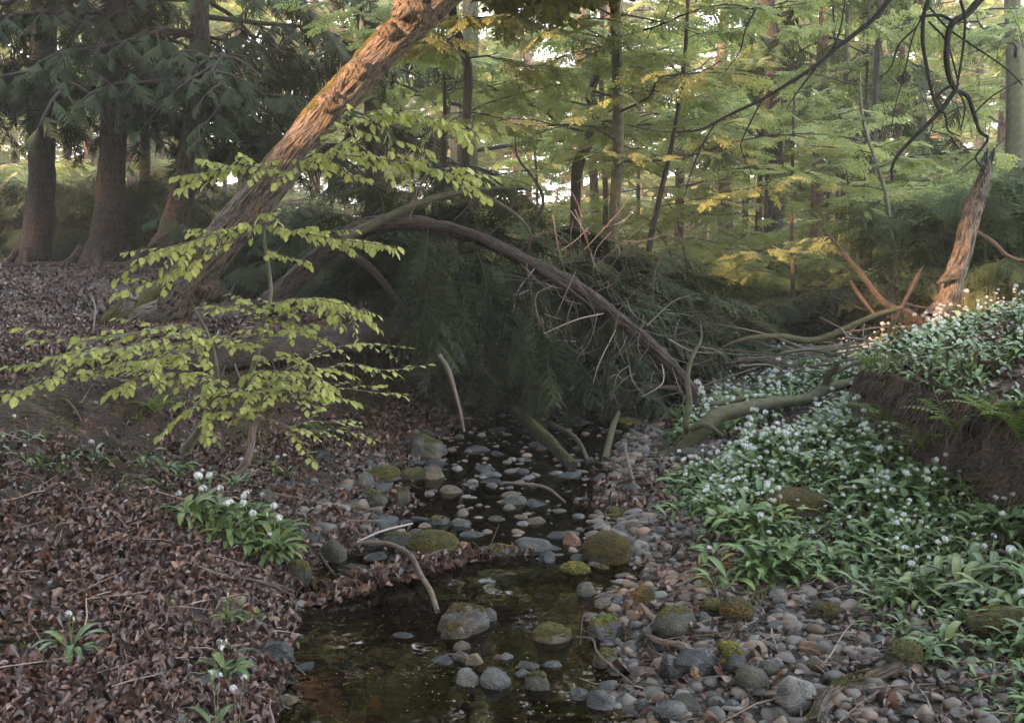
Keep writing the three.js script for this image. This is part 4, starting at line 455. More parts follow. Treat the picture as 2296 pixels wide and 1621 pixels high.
stick('rotting_log', 'crumbling rotten log half buried beside the garlic', [[1822, 1640, 40], [1850, 1585, 40], [1890, 1555, 36], [1960, 1533, 34], [2034, 1500, 36]], M.deadWood, { seg: 26, ridge: 0.03, lump: 0.55, category: 'log', moss: 0.12 });
stick('dead_stick', 'straight pinkish stick lying over upper channel cobbles', [[1128, 1136, 6, 0.04], [1217, 1143, 7, 0.04], [1268, 1161, 5, 0.02]], M.paleWood);
stick('dead_stick', 'thin whitish twig lying on stones at the left shore', [[800, 1238, 3, 0.05], [853, 1229, 5, 0.05], [925, 1217, 5, 0.05]], M.palePlain);
stick('dead_stick', 'dark straight stick half under the bank litter', [[-20, 1272, 11], [70, 1278, 11], [150, 1287, 9]], M.deadWood);
stick('dead_stick', 'long dark stick sloping from litter to the leaf dam', [[452, 1294, 6, 0.02], [578, 1322, 9, 0.03], [640, 1345, 8, 0.03], [697, 1370, 6]], M.deadWood);
stick('stream_log', 'dark mossy log slanting down into the shaded rapids', [[1149, 975, 26, 0.1], [1196, 1019, 30, 0.06], [1240, 1050, 30, 0.02], [1284, 1078, 26]], M.darkBark, { seg: 16, category: 'log', moss: 0.35, ridge: 0.01 });
stick('dead_stick', 'upright-leaning mossy limb stuck among shaded cobbles', [[1356, 1045, 16], [1372, 1008, 15, 0.1], [1386, 976, 10, 0.12]], M.oliveBark);
stick('dead_stick', 'thin curved twig reaching over the near shallows', [[1293, 1473, 4, 0.03], [1327, 1482, 5, 0.05], [1338, 1510, 5, 0.05], [1365, 1526, 5, 0.04], [1420, 1556, 5, 0.03]], M.paleWood, { forks: [[[1300, 1474, 3, 0.03], [1310, 1440, 2, 0.12], [1360, 1500, 2, 0.1]]] });
stick('dead_stick', 'short grey stick leaning on left shore stones', [[717, 1265, 6, 0.05], [735, 1295, 7, 0.05], [751, 1326, 5, 0.02]], M.deadWood);
stick('dead_stick', 'pale slender stick below the garlic clump', [[618, 1207, 5, 0.02], [666, 1248, 6, 0.03], [703, 1289, 5, 0.02]], M.paleWood);
stick('dead_stick', 'dark limb lying on cobbles under the yew', [[1235, 985, 12], [1290, 1020, 12, 0.02], [1320, 1055, 9]], M.deadWood);
for (const [pts, l] of [[[[1330, 1060, 4, 0.04], [1380, 1075, 4, 0.06], [1420, 1085, 3, 0.04]], 'thin stick on top of the driftwood heap'], [[[1400, 1040, 7, 0.12], [1412, 1075, 8, 0.06], [1425, 1105, 8, 0.02]], 'short stout stick propped on the driftwood heap'], [[[1360, 1105, 9, 0.02], [1420, 1085, 10, 0.03], [1480, 1080, 8, 0.02]], 'level stick at the foot of the driftwood heap'], [[[1520, 1105, 4], [1560, 1130, 6], [1600, 1150, 5]], 'dark twig beneath the first garlic leaves'], [[[520, 1370, 4], [560, 1360, 5], [620, 1356, 4]], 'short dark twig by the small garlic tuft'], [[[195, 1580, 8], [250, 1568, 9], [305, 1556, 6]], 'knobbly grey twig lying in near leaf litter'], [[[150, 1540, 6], [230, 1600, 7], [300, 1640, 6]], 'dark rod sunk in near leaf litter'], [[[20, 1610, 7], [60, 1590, 7], [100, 1575, 5]], 'blunt dark twig at the corner of the litter'], [[[2100, 1500, 8], [2200, 1480, 11], [2310, 1465, 12]], 'grey fallen branch along the foot of garlic'], [[[2000, 1400, 4], [2060, 1385, 5], [2110, 1372, 4]], 'thin dark stick under the right garlic'], [[[1650, 1520, 2, 0.02], [1665, 1550, 3, 0.03], [1688, 1575, 2, 0.01]], 'wiry pale root trailing past the brown flat stone'], [[[1630, 1330, 4, 0.02], [1660, 1345, 6, 0.02], [1700, 1340, 7, 0.02], [1730, 1328, 6, 0.02]], 'wavy root lying on gravel below the garlic'], [[[1060, 1300, 3, 0.05], [1090, 1330, 3, 0.05], [1120, 1300, 2, 0.14]], 'forked white twig on the leaf dam'], [[[760, 1325, 3, 0.04], [830, 1352, 4, 0.05], [960, 1350, 3, 0.04]], 'thin twig woven through the leaf dam'], [[[900, 1360, 3, 0.03], [1000, 1330, 3, 0.06], [1060, 1345, 2, 0.04]], 'looping twig on the right of the leaf dam'], [[[960, 1600, 2, 0.05], [1010, 1580, 3, 0.06], [1060, 1590, 2, 0.05]], 'fine twig among the near stone cluster'], [[[150, 905, 5, 0.02], [170, 930, 6, 0.02], [185, 950, 4]], 'pale stub lying on the mossy bank'], [[[210, 755, 4, 0.02], [214, 720, 4, 0.16], [205, 700, 2, 0.2]], 'grey forked twig standing in the bank litter']]) stick('dead_stick', l, pts, R() < 0.5 ? M.deadWood : M.paleWood, { seg: 6 });
// logs, limbs and brush on the right slope
const LOG = [[1400, 1062, 22, 7.0], [1450, 1040, 32, 6.95], [1524, 1012, 36, 6.85], [1575, 962, 40, 6.85], [1610, 932, 38, 6.95], [1667, 917, 34, 7.1], [1728, 905, 30, 7.3], [1775, 900, 26, 7.5], [1817, 893, 26, 7.6], [1851, 874, 26, 7.7], [1898, 860, 22, 7.9], [1965, 848, 18, 8.1]];
const logLine = new THREE.CatmullRomCurve3(LOG.map(p => at(p[0], p[1], p[3]))).getPoints(60);
{
  R = rngOf(203);
  const o = hit(1430, 1050), t = thing('fallen_limb', 'long smooth fallen limb winding through the garlic up the right slope', 'log', o), add = (n, pts, d, mat, opt = {}) => part(n, tube(rel(path(pts, d), o), { seg: 14, step: 0.04, lump: 0.2, seed: pts[0][0], tw: 0.4, ...opt }), mat, t);
  add('log', LOG, 8, M.oliveBark, { seg: 20 });
  add('side_branch', [[1852, 868, 18, 7.7], [1858, 842, 16, 7.68], [1874, 826, 14, 7.65], [1876, 810, 15, 7.65]], 7.7, M.oliveBark); add('side_branch', [[1872, 835, 9, 7.66], [1916, 815, 9, 7.7], [1955, 800, 8, 7.8], [2010, 786, 4, 7.9]], 7.7, M.oliveBark);
  add('side_branch', [[1540, 990, 14, 6.85], [1538, 941, 15, 6.85], [1546, 905, 14, 6.9], [1541, 845, 12, 7], [1553, 798, 9, 7.1], [1572, 760, 6, 7.2], [1570, 720, 3, 7.3]], 7.4, M.oliveBark); add('side_branch', [[1545, 962, 12, 6.8], [1580, 953, 12, 6.75], [1625, 980, 7, 6.6]], 7.4, M.oliveBark); add('side_branch', [[1430, 1062, 10, 6.9], [1480, 1045, 18, 6.75], [1530, 1030, 16, 6.7], [1572, 1010, 8, 6.7]], 7.4, M.oliveBark);
  add('side_branch', [[1565, 908, 10, 7.6], [1620, 903, 12, 7.7], [1668, 892, 14, 7.8]], 8, M.oliveBark);
}
function airLimb(name, label, cat, list, opt = {}) { const all = list.map(l => path(l[0], l[1])), o = V(all[0][0][0].x, all[0][0][0].y, all[0][0][0].z), t = thing(name, label, cat, o, opt.group); all.forEach((p, i) => part(i ? (opt.sub ?? 'side_branch') : (opt.main ?? 'wood'), tube(rel(p, o), { seg: list[i][3] ?? 9, step: 0.05, lump: 0.2, seed: i + list[0][0][0][0], tw: 0.4, ridge: opt.ridge ?? 0 }), list[i][2], t)); return t; }
airLimb('fallen_branch', 'olive-green bent branch crossing above the brushwood', 'branch', [[[[1600, 790, 2], [1650, 766, 7], [1688, 757, 11], [1756, 755, 14], [1817, 764, 15], [1865, 751, 15], [1916, 727, 13], [1966, 706, 12], [2022, 690, 10]], 8.6, M.oliveBark], [[[1742, 796, 6], [1813, 784, 8], [1864, 794, 8], [1900, 803, 6]], 8.5, M.oliveBark], [[[1885, 735, 5], [1905, 765, 5], [1895, 800, 4]], 8.4, M.greyStem], [[[1938, 725, 4], [1935, 755, 4], [1949, 777, 4], [1945, 802, 3]], 8.4, M.greyStem]]);
airLimb('dead_tree', 'slim reddish dead trunk slanting down to the right bank edge', 'log', [[[[1850, 518, 6], [1932, 616, 12], [1987, 682, 14], [2020, 694, 13], [2048, 706, 14], [2066, 725, 12]], 9.6, M.brownBark, 12]]);
airLimb('broken_limb', 'upright broken limb with bright splintered tip on the right bank', 'branch', [[[[1988, 750, 8], [2006, 716, 9], [2024, 686, 9], [2048, 638, 10], [2062, 610, 8], [2069, 596, 2]], 9, M.brownBark, 10], [[[2028, 680, 6], [2060, 688, 5], [2090, 692, 4]], 9, M.redBark]]);  // side branch in redBark: orange of the low sun put into its colour
airLimb('broken_limb', 'thin broken limb with low sun orange put in its colour, behind the slanting dead trunk', 'branch', [[[[1906, 630, 7], [1932, 668, 8], [1962, 706, 6]], 9.9, M.redBark]]);  // redBark here holds the low sun's orange, painted into the wood
{ // brushwood between yew and garlic
  R = rngOf(204); const o = hit(1700, 860), t = thing('brushwood_heap', 'tangled heap of thin dead branches between yew and garlic slope', 'brushwood', o);
  for (let i = 0; i < 95; i++) { const x = rr(1540, 1960), y = rr(770, 900) - (x > 1850 ? 30 : 0), d = rr(8.3, 10), p = at(x, y, d), a = rr(-0.5, 0.5) + (R() < 0.5 ? Math.PI : 0), l = rr(0.35, 1.0), q = p.clone().add(V(Math.cos(a) * l, rr(-0.28, 0.25), Math.sin(a) * l * 0.7)); p.y = Math.max(p.y, groundH(p.x, -p.z) + 0.02); q.y = Math.max(q.y, groundH(q.x, -q.z) + 0.02); part('twig', twigTo(p.sub(o), q.sub(o), rr(0.004, 0.013), 0.12, 5), R() < 0.15 ? M.greyStem : R() < 0.5 ? M.twig : M.deadWood, t); }
}
// broken stump on the right bank
{
  R = rngOf(205); const d = 9.1, P = path([[2108, 715, 72], [2126, 680, 50], [2141, 618, 43], [2160, 560, 41], [2174, 500, 40], [2192, 445, 40], [2206, 405, 34], [2214, 360, 20]], d), o = ground(P[0][0].x, d), t = thing('broken_stump', 'tall snapped trunk with torn side stub on the right bank top', 'tree stump', o), g = tube(rel(P, o), { seg: 36, step: 0.03, ridge: 0.018, rf: 4, lump: 0.2, seed: 8 }); part('trunk', g, M.bark, t);
  part('torn_stub', tube(rel(path([[2148, 612, 34], [2125, 622, 24], [2100, 636, 6]], d - 0.1), o), { seg: 10, step: 0.03, lump: 0.4, ridge: 0.01 }), M.bark, t);
  for (let i = 0; i < 6; i++) part('splinter', twigTo(at(2200 + i * 4, 372, d - 0.05 + 0.03 * (i % 3)).sub(o), at(2204 + i * 5, 350 - 9 * (i % 3), d).sub(o), 0.02), M.darkBark, t);
  part('side_branch', tube(rel(path([[2190, 520, 10], [2230, 545, 9], [2262, 575, 8], [2320, 590, 6]], d), o), { seg: 7, step: 0.06 }), M.redBark, t);
}
// ------------------------------------------------------------------ dead leaves
{
  R = rngOf(206);
  const curl = (a, b, s) => { const g = beechLeaf(a, b, s), P = g.attributes.position; for (let i = 0; i < P.count; i++) { const z = P.getZ(i), x = P.getX(i); P.setY(i, P.getY(i) + 1.1 * b * z * z + 0.07 * Math.sin(x * 7 + s) + 0.05 * Math.sin(z * 14 + s * 2)); } P.needsUpdate = true; g.translate(-0.5, a * 0.25, 0); g.computeVertexNormals(); return g; };
  const LG = [curl(0.25, 0.5, 1), curl(-0.35, 0.9, 2), curl(0.5, -0.6, 3), curl(-0.15, 1.5, 5), curl(0.9, 1.9, 7)], tints = [[1, 1, 1], [0.55, 0.48, 0.45], [1.5, 1.45, 1.4], [1.25, 0.95, 0.75], [0.32, 0.27, 0.26], [0.8, 0.74, 0.78]], mats = tints.map(k => { const m = M.litter.clone(); m.color.multiply(lin(...k)); return m; });
  const spot = (x, d, s, lift) => { const n = groundN(x, d), p = ground(x, d); p.y += lift; const a = rr(0, 6.283), dir = V(Math.cos(a), 0, Math.sin(a)); const up = n.add(V(rr(-1, 1), rr(0, 0.5), rr(-1, 1)).multiplyScalar(0.85)).normalize(); if (R() < 0.3) up.negate(); dir.sub(up.clone().multiplyScalar(dir.dot(up))); return basis(p, dir, up, s, s, s * rr(0.7, 1.1)); };
  let n = 0; while (n < 300) { // the nearest ones, each for itself
    const d = rr(2.55, 3.9), x = rr(-0.57 * d, -0.72 - 0.1 * (d - 2.6)), f = segOf(x, d); if (f > 4.95) continue; const m = spot(x, d, rr(0.03, 0.054), rr(0.012, 0.024));
    const o = single('fallen_leaf', LG[n % 5], mats[R() * 6 | 0], 'curled brown beech leaf lying on top of the left bank litter', 'leaf', null, 'loose leaves on the left bank'); m.decompose(o.position, o.quaternion, o.scale); n++;
  }
  const beds = { left: [], right: [], dam: [] };
  for (let i = 0; i < 125000; i++) { const d = 2.3 + 14 * Math.pow(R(), 1.75), x = rr(-0.6 * d - 0.3, 0.1 * d), f = segOf(x, d); if (f > 4.95 || d > 9.5 && f > 3.6) continue; if (f > 3.05 && f < 3.95 && d > 4.6 && R() < 0.4) continue; const nn = fbm(x * 0.9, d * 0.9, 30, 3); if (d > 5 && nn > 0.1 && R() < 0.8) continue; const thin = fbm(x * 2.1, d * 2.1, 90, 3); if (thin < -0.1 && R() < 0.78) continue; if (f > 4.5 && R() < 0.45) continue; beds.left.push(spot(x, d, (0.014 + 0.034 * Math.pow(R(), 0.9)) * (d > 7 ? 1.3 : 1), rr(0, 0.026))); }
  for (let i = 0; i < 3600; i++) { const d = 2.6 + 7 * R(), s = section(d).xs, x = lerp(s[7] - 0.1, s[10], R()), f = segOf(x, d); const nn = fbm(x * 1.6, d * 1.6, 70, 3); if (nn < 0.0 && R() < 0.75) continue; beds.right.push(spot(x, d, rr(0.03, 0.055), rr(0.012, 0.035))); }
  for (let i = 0; i < 2600; i++) { const d = rr(4.4, 9), s = section(d).xs, x = lerp(s[4], s[7], R()), f = segOf(x, d); if (f > 5.2 && R() < 0.7) continue; const m = spot(x, d, rr(0.025, 0.055), rr(0.005, 0.04)); beds.right.push(m); }
  for (let i = 0; i < 9000; i++) { const d = 2.6 + 6 * Math.pow(R(), 1.2), s = section(d).xs, x = lerp(s[7] - 0.15, s[10] + 0.1, R()); beds.right.push(spot(x, d, rr(0.008, 0.026), rr(0.001, 0.008))); }
  for (let i = 0; i < 3800; i++) { const d = rr(4.7, 12), s = section(d).xs, x = lerp(s[11], Math.min(s[12] + 3, 0.8 * d + 0.8), R()); beds.right.push(spot(x, d, rr(0.05, 0.08), rr(0.0, 0.02))); }
  for (let i = 0; i < 1500; i++) { const d = rr(8.5, 13), x = rr(-1.5, 3), f = segOf(x, d); beds.right.push(spot(x, d, rr(0.05, 0.08), rr(0, 0.02))); }
  const damPath = new THREE.CatmullRomCurve3([[700, 1365], [800, 1352], [900, 1345], [1000, 1335], [1080, 1318], [1170, 1300]].map(p => { const v = hit(p[0], p[1]); v.y = Math.max(v.y, waterY(-v.z)); return v; }));
  for (let i = 0; i < 900; i++) { const u = R(), p = damPath.getPoint(u), w = clamp(0.42 - Math.abs(u - 0.42) + 0.5 * fbm(u * 9, 3, 2, 2), 0, 1); if (R() > 0.35 + 2.2 * w) continue; p.add(V(rr(-0.08, 0.08), 0, rr(-1, 1) * (0.05 + 0.28 * w) * Math.sqrt(R()))); p.y += rr(0, 0.015 + 0.07 * w * R()); const a = rr(0, 6.28), up = V(rr(-1, 1), rr(0.4, 1.4), rr(-1, 1)).normalize(), dir = V(Math.cos(a), rr(-0.3, 0.3), Math.sin(a)); beds.dam.push(basis(p, dir, up, rr(0.035, 0.072))); }
  for (let i = 0; i < 420; i++) { const p = hit(rr(1250, 1480), rr(1080, 1150)); p.y += rr(0, 0.03); const a = rr(0, 6.28); beds.dam.push(basis(p, V(Math.cos(a), rr(-0.3, 0.3), Math.sin(a)), V(rr(-1, 1), rr(0.3, 1), rr(-1, 1)), rr(0.045, 0.075))); }
  for (const [k, label] of [['left', 'deep brown beech leaf litter over the left bank'], ['right', 'scattered dead leaves over gravel and the right banks'], ['dam', 'matted dead leaves dammed across the stream']]) { const g = new THREE.Group(); g.name = numbered('leaf_litter'); g.userData = { kind: 'stuff', label }; scene.add(g); const sets = LG.map(() => []); beds[k].forEach((m, i) => sets[i % 5].push(m)); sets.forEach((s, i) => instanced('dead_leaves', LG[i], M.litter, s, g, c => { const t = tints[R() * 6 | 0], v = rr(0.65, 1.2); c.setRGB(t[0] * v, t[1] * v, t[2] * v); })); }
  // flecks floating on the pool
  const fl = [], fg = beechLeaf(0.05, 0.05, 3); for (let i = 0; i < 520; i++) { const d = rr(2.6, 4.35), s = section(d).xs, x = lerp(s[5], s[7], R()), p = V(x, 0.004, -d); if (groundH(x, d) > -0.02) continue; const a = rr(0, 6.28); fl.push(basis(p, V(Math.cos(a), 0, Math.sin(a)), V(0, 1, 0), 0.004 + 0.008 * R() * R())); }
  const q = instanced('floating_flecks', fg, std(lin(0.3, 0.2, 0.14), null, 0, 0.7), fl, scene); q.userData.label = 'pale bud scales floating on the dark pool';
}
{ // small herbs and broken twigs over the banks
  R = rngOf(208); const P = []; for (let i = 0; i < 9; i++) { const a = i * 2.4, e = rr(0.1, 0.8), d = V(Math.cos(a) * Math.cos(e), Math.sin(e), Math.sin(a) * Math.cos(e)), sd = V(-Math.sin(a), 0, Math.cos(a)); kite(P, d.clone().multiplyScalar(rr(0.1, 0.5)), d, sd, V().crossVectors(sd, d), rr(0.4, 0.8), rr(0.2, 0.35)); }
  const hg = soup(P), herbs = [], twigs = [], pick = () => { const d = 2.8 + 10 * Math.pow(R(), 1.3), x = rr(-0.56 * d, 0.56 * d); return [x, d, segOf(x, d)]; };
  for (let i = 0; i < 5200; i++) { const [x, d, f] = pick(); if (f > 4.7 && f < 7.6) continue; const steep = f > 2.9 && f < 4 && d > 4.8 || f > 10.6 && f < 11.4; if (!steep && (fbm(x * 1.1, d * 1.1, 30, 3) < 0.06 || R() < 0.5)) continue; herbs.push(basis(ground(x, d), V(rr(-1, 1), 0, rr(-1, 1)), groundN(x, d), rr(0.02, 0.05))); }
  const h = instanced('bank_herbs', hg, dull(lin(0.085, 0.1, 0.03)), herbs, scene, c => { const v = rr(0.6, 1.4); c.setRGB(v * rr(0.9, 1.3), v, v * 0.9); }); h.userData.label = 'low mossy herbs dotted over both banks';
  const tg = tube([[V(0, 0, 0), 0.012], [V(0.35, 0.03, 0.02), 0.01], [V(0.7, 0.0, -0.03), 0.008], [V(1, 0.03, 0.02), 0.004]], { seg: 4, step: 0.3, cap: false });
  for (let i = 0; i < 1500; i++) { const [x, d, f] = pick(); if (f > 5 && f < 7 && d < 4.5) continue; const p = ground(x, d), a = rr(0, 6.28); p.y += rr(0.005, 0.03); const n = groundN(x, d), dir = V(Math.cos(a), 0, Math.sin(a)); dir.sub(n.clone().multiplyScalar(dir.dot(n))); dir.y += rr(-0.05, 0.12); twigs.push(basis(p, dir, V(0, 1, 0), rr(0.06, 0.3))); }
  const w = instanced('twig_litter', tg, M.palePlain, twigs, scene, c => { const v = rr(0.3, 1.0); c.setRGB(v, v * 0.9, v * 0.82); }); w.userData.label = 'broken twigs strewn over banks and gravel';
}
// ------------------------------------------------------------------ wild garlic
const garlicLeaf = (len, wid, e0, e1, seed) => { // rises along +x and arches over
  const n = 8, pos = [], uv = [], idx = []; let x = 0, y = 0; for (let i = 0; i <= n; i++) { const t = i / n, e = lerp(e0, e1, t * t * 0.4 + t * 0.6); if (i) { x += Math.cos(e) * len / n; y += Math.sin(e) * len / n; } const w = wid / 2 * (t < 0.28 ? 0.1 + 0.3 * t : 0.12 + 0.9 * Math.pow(Math.sin(Math.PI * clamp((t - 0.22) / 0.78, 0, 1)), 0.75)) * (i === n ? 0.1 : 1); for (const s of [-1, 0, 1]) { pos.push(x - Math.sin(e) * Math.abs(s) * w * 0.25, y + Math.cos(e) * Math.abs(s) * w * 0.3, s * w + 0.012 * Math.sin(t * 4 + seed)); uv.push(t, 0.5 + 0.4 * s); } }
  for (let i = 0; i < n; i++) for (let j = 0; j < 2; j++) { const a = i * 3 + j; idx.push(a, a + 1, a + 3, a + 1, a + 4, a + 3); }
  const g = new THREE.BufferGeometry(); g.setAttribute('position', new THREE.Float32BufferAttribute(pos, 3)); g.setAttribute('uv', new THREE.Float32BufferAttribute(uv, 2)); g.setIndex(idx); g.computeVertexNormals(); return g;
};
const GL = [garlicLeaf(0.3, 0.05, 1.35, -0.85, 1), garlicLeaf(0.24, 0.044, 1.1, -1.0, 2), garlicLeaf(0.32, 0.054, 1.45, -0.3, 3), garlicLeaf(0.2, 0.04, 0.9, -0.5, 4), garlicLeaf(0.27, 0.045, 1.3, -1.3, 5)];
const BUD = sphereGeo(3).scale(0.007, 0.018, 0.007).toNonIndexed(); BUD.deleteAttribute('uv'); BUD.computeVertexNormals();
const headGeo = (seed, n, r) => { const q = rngOf(seed), P = []; for (let i = 0; i < n; i++) { const y = -0.3 + 1.28 * (i + 0.5) / n, a = i * 2.4 + q(), s = Math.sqrt(1 - y * y), d = V(s * Math.cos(a), y, s * Math.sin(a)), c = d.clone().multiplyScalar(r * (0.75 + 0.35 * q())), u = V(-Math.sin(a), 0.01, Math.cos(a)).normalize(), w = V().crossVectors(d, u); const pw = V().copy(u).multiplyScalar(0.0008); P.push(...V(0, 0, 0).add(pw).toArray(), ...V(0, 0, 0).sub(pw).toArray(), ...c.toArray()); for (let k = 0; k < 6; k++) { const b = k * 1.047 + q() * 0.3, e = u.clone().multiplyScalar(Math.cos(b)).addScaledVector(w, Math.sin(b)), f = u.clone().multiplyScalar(-Math.sin(b)).addScaledVector(w, Math.cos(b)), m = c.clone().addScaledVector(e, r * 0.32).addScaledVector(d, r * 0.14); P.push(...c.toArray(), ...m.clone().addScaledVector(f, r * 0.07).toArray(), ...m.clone().addScaledVector(f, -r * 0.07).toArray(), ...m.clone().addScaledVector(f, r * 0.07).toArray(), ...c.clone().addScaledVector(e, r * 0.72).addScaledVector(d, r * 0.12).toArray(), ...m.clone().addScaledVector(f, -r * 0.07).toArray()); } } return soup(P); };
const HG = [headGeo(1, 11, 0.023), headGeo(2, 7, 0.018), headGeo(3, 14, 0.027), BUD];
const stalkGeo = (h, lean) => tube([[V(0, 0, 0), 0.0028], [V(lean * 0.4, h * 0.6, 0), 0.0024], [V(lean, h, 0), 0.002]], { seg: 4, step: 0.08, cap: false }), SK = [[0.33, 0.02], [0.27, 0.05], [0.38, 0.03]], SGe = SK.map(s => stalkGeo(...s));
const leafMats = [1, 0.8, 1.2].map((k, i) => { const m = M.garlic.clone(); m.color = lin(0.105 * k * (i === 2 ? 1.35 : 1), 0.175 * k, 0.05 * k); return m; });
function garlicParts(seed, nl, nf) { const q = rngOf(seed), out = []; for (let i = 0; i < nl; i++) out.push(['leaf', GL[q() * 5 | 0], leafMats[q() * 3 | 0], i * 2.4 + q() * 0.9, 0.75 + 0.45 * q(), (q() - 0.5) * 0.35]); for (let i = 0; i < nf; i++) out.push(['flower_stalk', q() * 3 | 0, null, q() * 6.28, 0.8 + 0.35 * q(), (q() - 0.5) * 0.3, q() < 0.16 ? 3 : q() * 3 | 0, q()]); return out; }
function garlicPlant(seed, nl, nf, pos, scale, label, group, buds) {
  const t = thing('wild_garlic', label, 'plant', pos, group); t.scale.setScalar(scale);
  for (const p of garlicParts(seed, nl, nf)) { if (p[0] === 'leaf') { const m = part('leaf', p[1], p[2], t); m.rotation.set(p[5], p[3], 0); m.scale.setScalar(p[4]); m.position.set(Math.cos(p[3]) * 0.008, 0, -Math.sin(p[3]) * 0.008); } else { const s = part('flower_stalk', SGe[p[1]], M.garlicStem, t); s.rotation.set(p[5], p[3], p[5]); s.scale.setScalar(p[4]); const h = part(buds ? 'flower_bud' : 'flower_head', buds ? BUD : HG[p[6]], buds || p[6] === 3 ? M.bud : M.petal, s); h.position.set(SK[p[1]][1], SK[p[1]][0], 0); h.rotation.y = p[7] * 6; } }
  return t;
}
{
  R = rngOf(207);
  const clump = (px, py, n, spread, label, nf, o = {}) => { for (let i = 0; i < n; i++) { const c = hit(px, py), x = c.x + rr(-1, 1) * spread, d = -c.z + rr(-0.6, 1) * spread * 0.8; garlicPlant(px + i * 17, o.nl ?? 6, i < nf ? (o.per ?? 1) : 0, ground(x, d), (o.s ?? 1) * rr(0.36, 0.5), label, n > 1 ? label.split(' ').slice(0, 5).join(' ') : undefined, o.buds); } };
  clump(530, 1200, 60, 0.22, 'wild garlic plant in the dense flowering clump above the left shore', 22, { nl: 9, per: 1, s: 1.35 }); clump(450, 1085, 14, 0.22, 'wild garlic plant behind the dense clump at the sapling foot', 6, { per: 1 }); clump(165, 1475, 1, 0.01, 'single wild garlic with two flower heads in near leaf litter', 1, { nl: 14, per: 2, s: 1.0 }); clump(515, 1400, 1, 0.01, 'compact wild garlic tuft in bud at the litter edge', 1, { nl: 15, per: 2, buds: true, s: 0.95 }); clump(505, 1530, 2, 0.05, 'wild garlic with five white heads beside the dark pool', 2, { nl: 10, per: 2, s: 1.1 }); clump(520, 1660, 2, 0.06, 'wild garlic at the bottom edge of the pool bank', 2, { nl: 5, per: 2 });
  clump(60, 1000, 12, 0.26, 'wild garlic plant in the white-headed clump under the mossy bank', 5, {}); clump(215, 1035, 2, 0.06, 'small leafy wild garlic pair on the dark bank', 1, {}); clump(100, 1060, 2, 0.06, 'leafy wild garlic below the white-headed clump', 1, {}); clump(335, 1045, 2, 0.08, 'sparse wild garlic with a lone head near the sapling', 1, {}); clump(620, 1070, 3, 0.15, 'wild garlic at the dark edge beside the pale sapling stem', 2, {}); clump(355, 1100, 1, 0.02, 'two-leaved wild garlic seedling in the litter', 0, { nl: 3 });
  // carpet: positions on the right, nearest first as things of their own
  const spots = []; const ok = (x, d) => { const f = segOf(x, d); for (const p of logLine) if (Math.abs(p.x - x) < 0.09 && d > -p.z - 0.55 && d < -p.z + 0.14) return 0; if (f < 7.6) return 0; if (d < 3.1) return f > 8.7 && f < 10 ? 0.4 : 0; if (f > 10.05 && f < 10.95) return 0; if (f > 11) return (d < 9 ? 0.34 : 0.2) * (fbm(x * 1.4, d * 1.4, 12, 2) > -0.1 ? 1 : 0.2); const edge = f - (d < 4.2 ? 8.55 + 0.8 * (4.2 - d) * 0 : d < 5.2 ? 8.15 : 7.9) + 0.6 * fbm(x * 1.7, d * 1.7, 50, 2); if (d < 4.1) return edge > 0 ? clamp(edge * 1.6, 0, 0.75) * (fbm(x * 2.2, d * 2.2, 55, 2) > -0.08 ? 1 : 0.15) : 0; return edge > 0 ? 1 : edge > -0.25 ? 0.06 : 0; };
  const cells = new Map(), ck = (a, b) => a * 4096 + b; for (let i = 0; i < 38000 && spots.length < 12000; i++) { const d = 2.4 + 8.8 * Math.pow(R(), 0.85), x = rr(0.6, 0.72 * d + 1.0); if (R() > ok(x, d)) continue; const a = Math.floor(x / 0.024), b = Math.floor(d / 0.024); let hit2 = false; for (let u = -1; u < 2; u++) for (let v = -1; v < 2; v++) { const q = cells.get(ck(a + u, b + v)); if (q && (q[0] - x) ** 2 + (q[1] - d) ** 2 < 0.00058) hit2 = true; } if (hit2) continue; cells.set(ck(a, b), [x, d]); spots.push([x, d]); }
  { const key = p => p[1] + (p[0] > 0.53 * p[1] ? 100 : 0); spots.sort((a, b) => key(a) - key(b)); }
  const rest = [[], [], [], [], [], []];
  spots.forEach(([x, d], i) => { const p = ground(x, d), f = segOf(x, d), fl = fbm(x * 1.1, d * 1.1, 80, 2) > -0.12 - (d > 5 ? 0.15 : 0) ? (d > 5.2 ? 0.3 : d > 4.4 ? 0.2 : 0.12) : 0.04; p.y -= 0.005; const bank = (f > 10.9 ? 0.85 : 1) * clamp(1 + 1.5 * fbm(x * 2.3, d * 2.3, 61, 2), 0.6, 1.45); if (i < 262) garlicPlant(500 + i, 4 + (R() * 3 | 0), R() < fl * 0.8 ? 1 + (R() < 0.3 ? 1 : 0) : 0, p, bank * rr(0.33, 0.5), f > 11 ? 'wild garlic plant on top of the right bank' : d < 3.75 ? 'wild garlic plant at the stony near edge of the carpet' : 'wild garlic plant in the flowering carpet on the right slope', f > 11 ? 'garlic on the right bank' : d < 3.75 ? 'garlic at the stony edge' : 'garlic in the right carpet'); else { const k = R() < fl ? 3 + (R() * 3 | 0) : R() * 3 | 0, s = bank * (0.32 + 0.22 * R()) * (d > 6 ? 1.15 : 1), a = rr(0, 6.28); rest[k].push(new THREE.Matrix4().compose(p, new THREE.Quaternion().setFromEuler(new THREE.Euler(rr(-0.1, 0.1), a, rr(-0.1, 0.1))), V(s, s, s))); } });
  const g = new THREE.Group(); g.name = 'wild_garlic_carpet'; g.userData = { kind: 'stuff', label: 'dense carpet of wild garlic in white flower over the right slope and bank' }; scene.add(g);
  const vm = std(lin(1, 1, 1), null, 0, 0.55, { vertexColors: true });
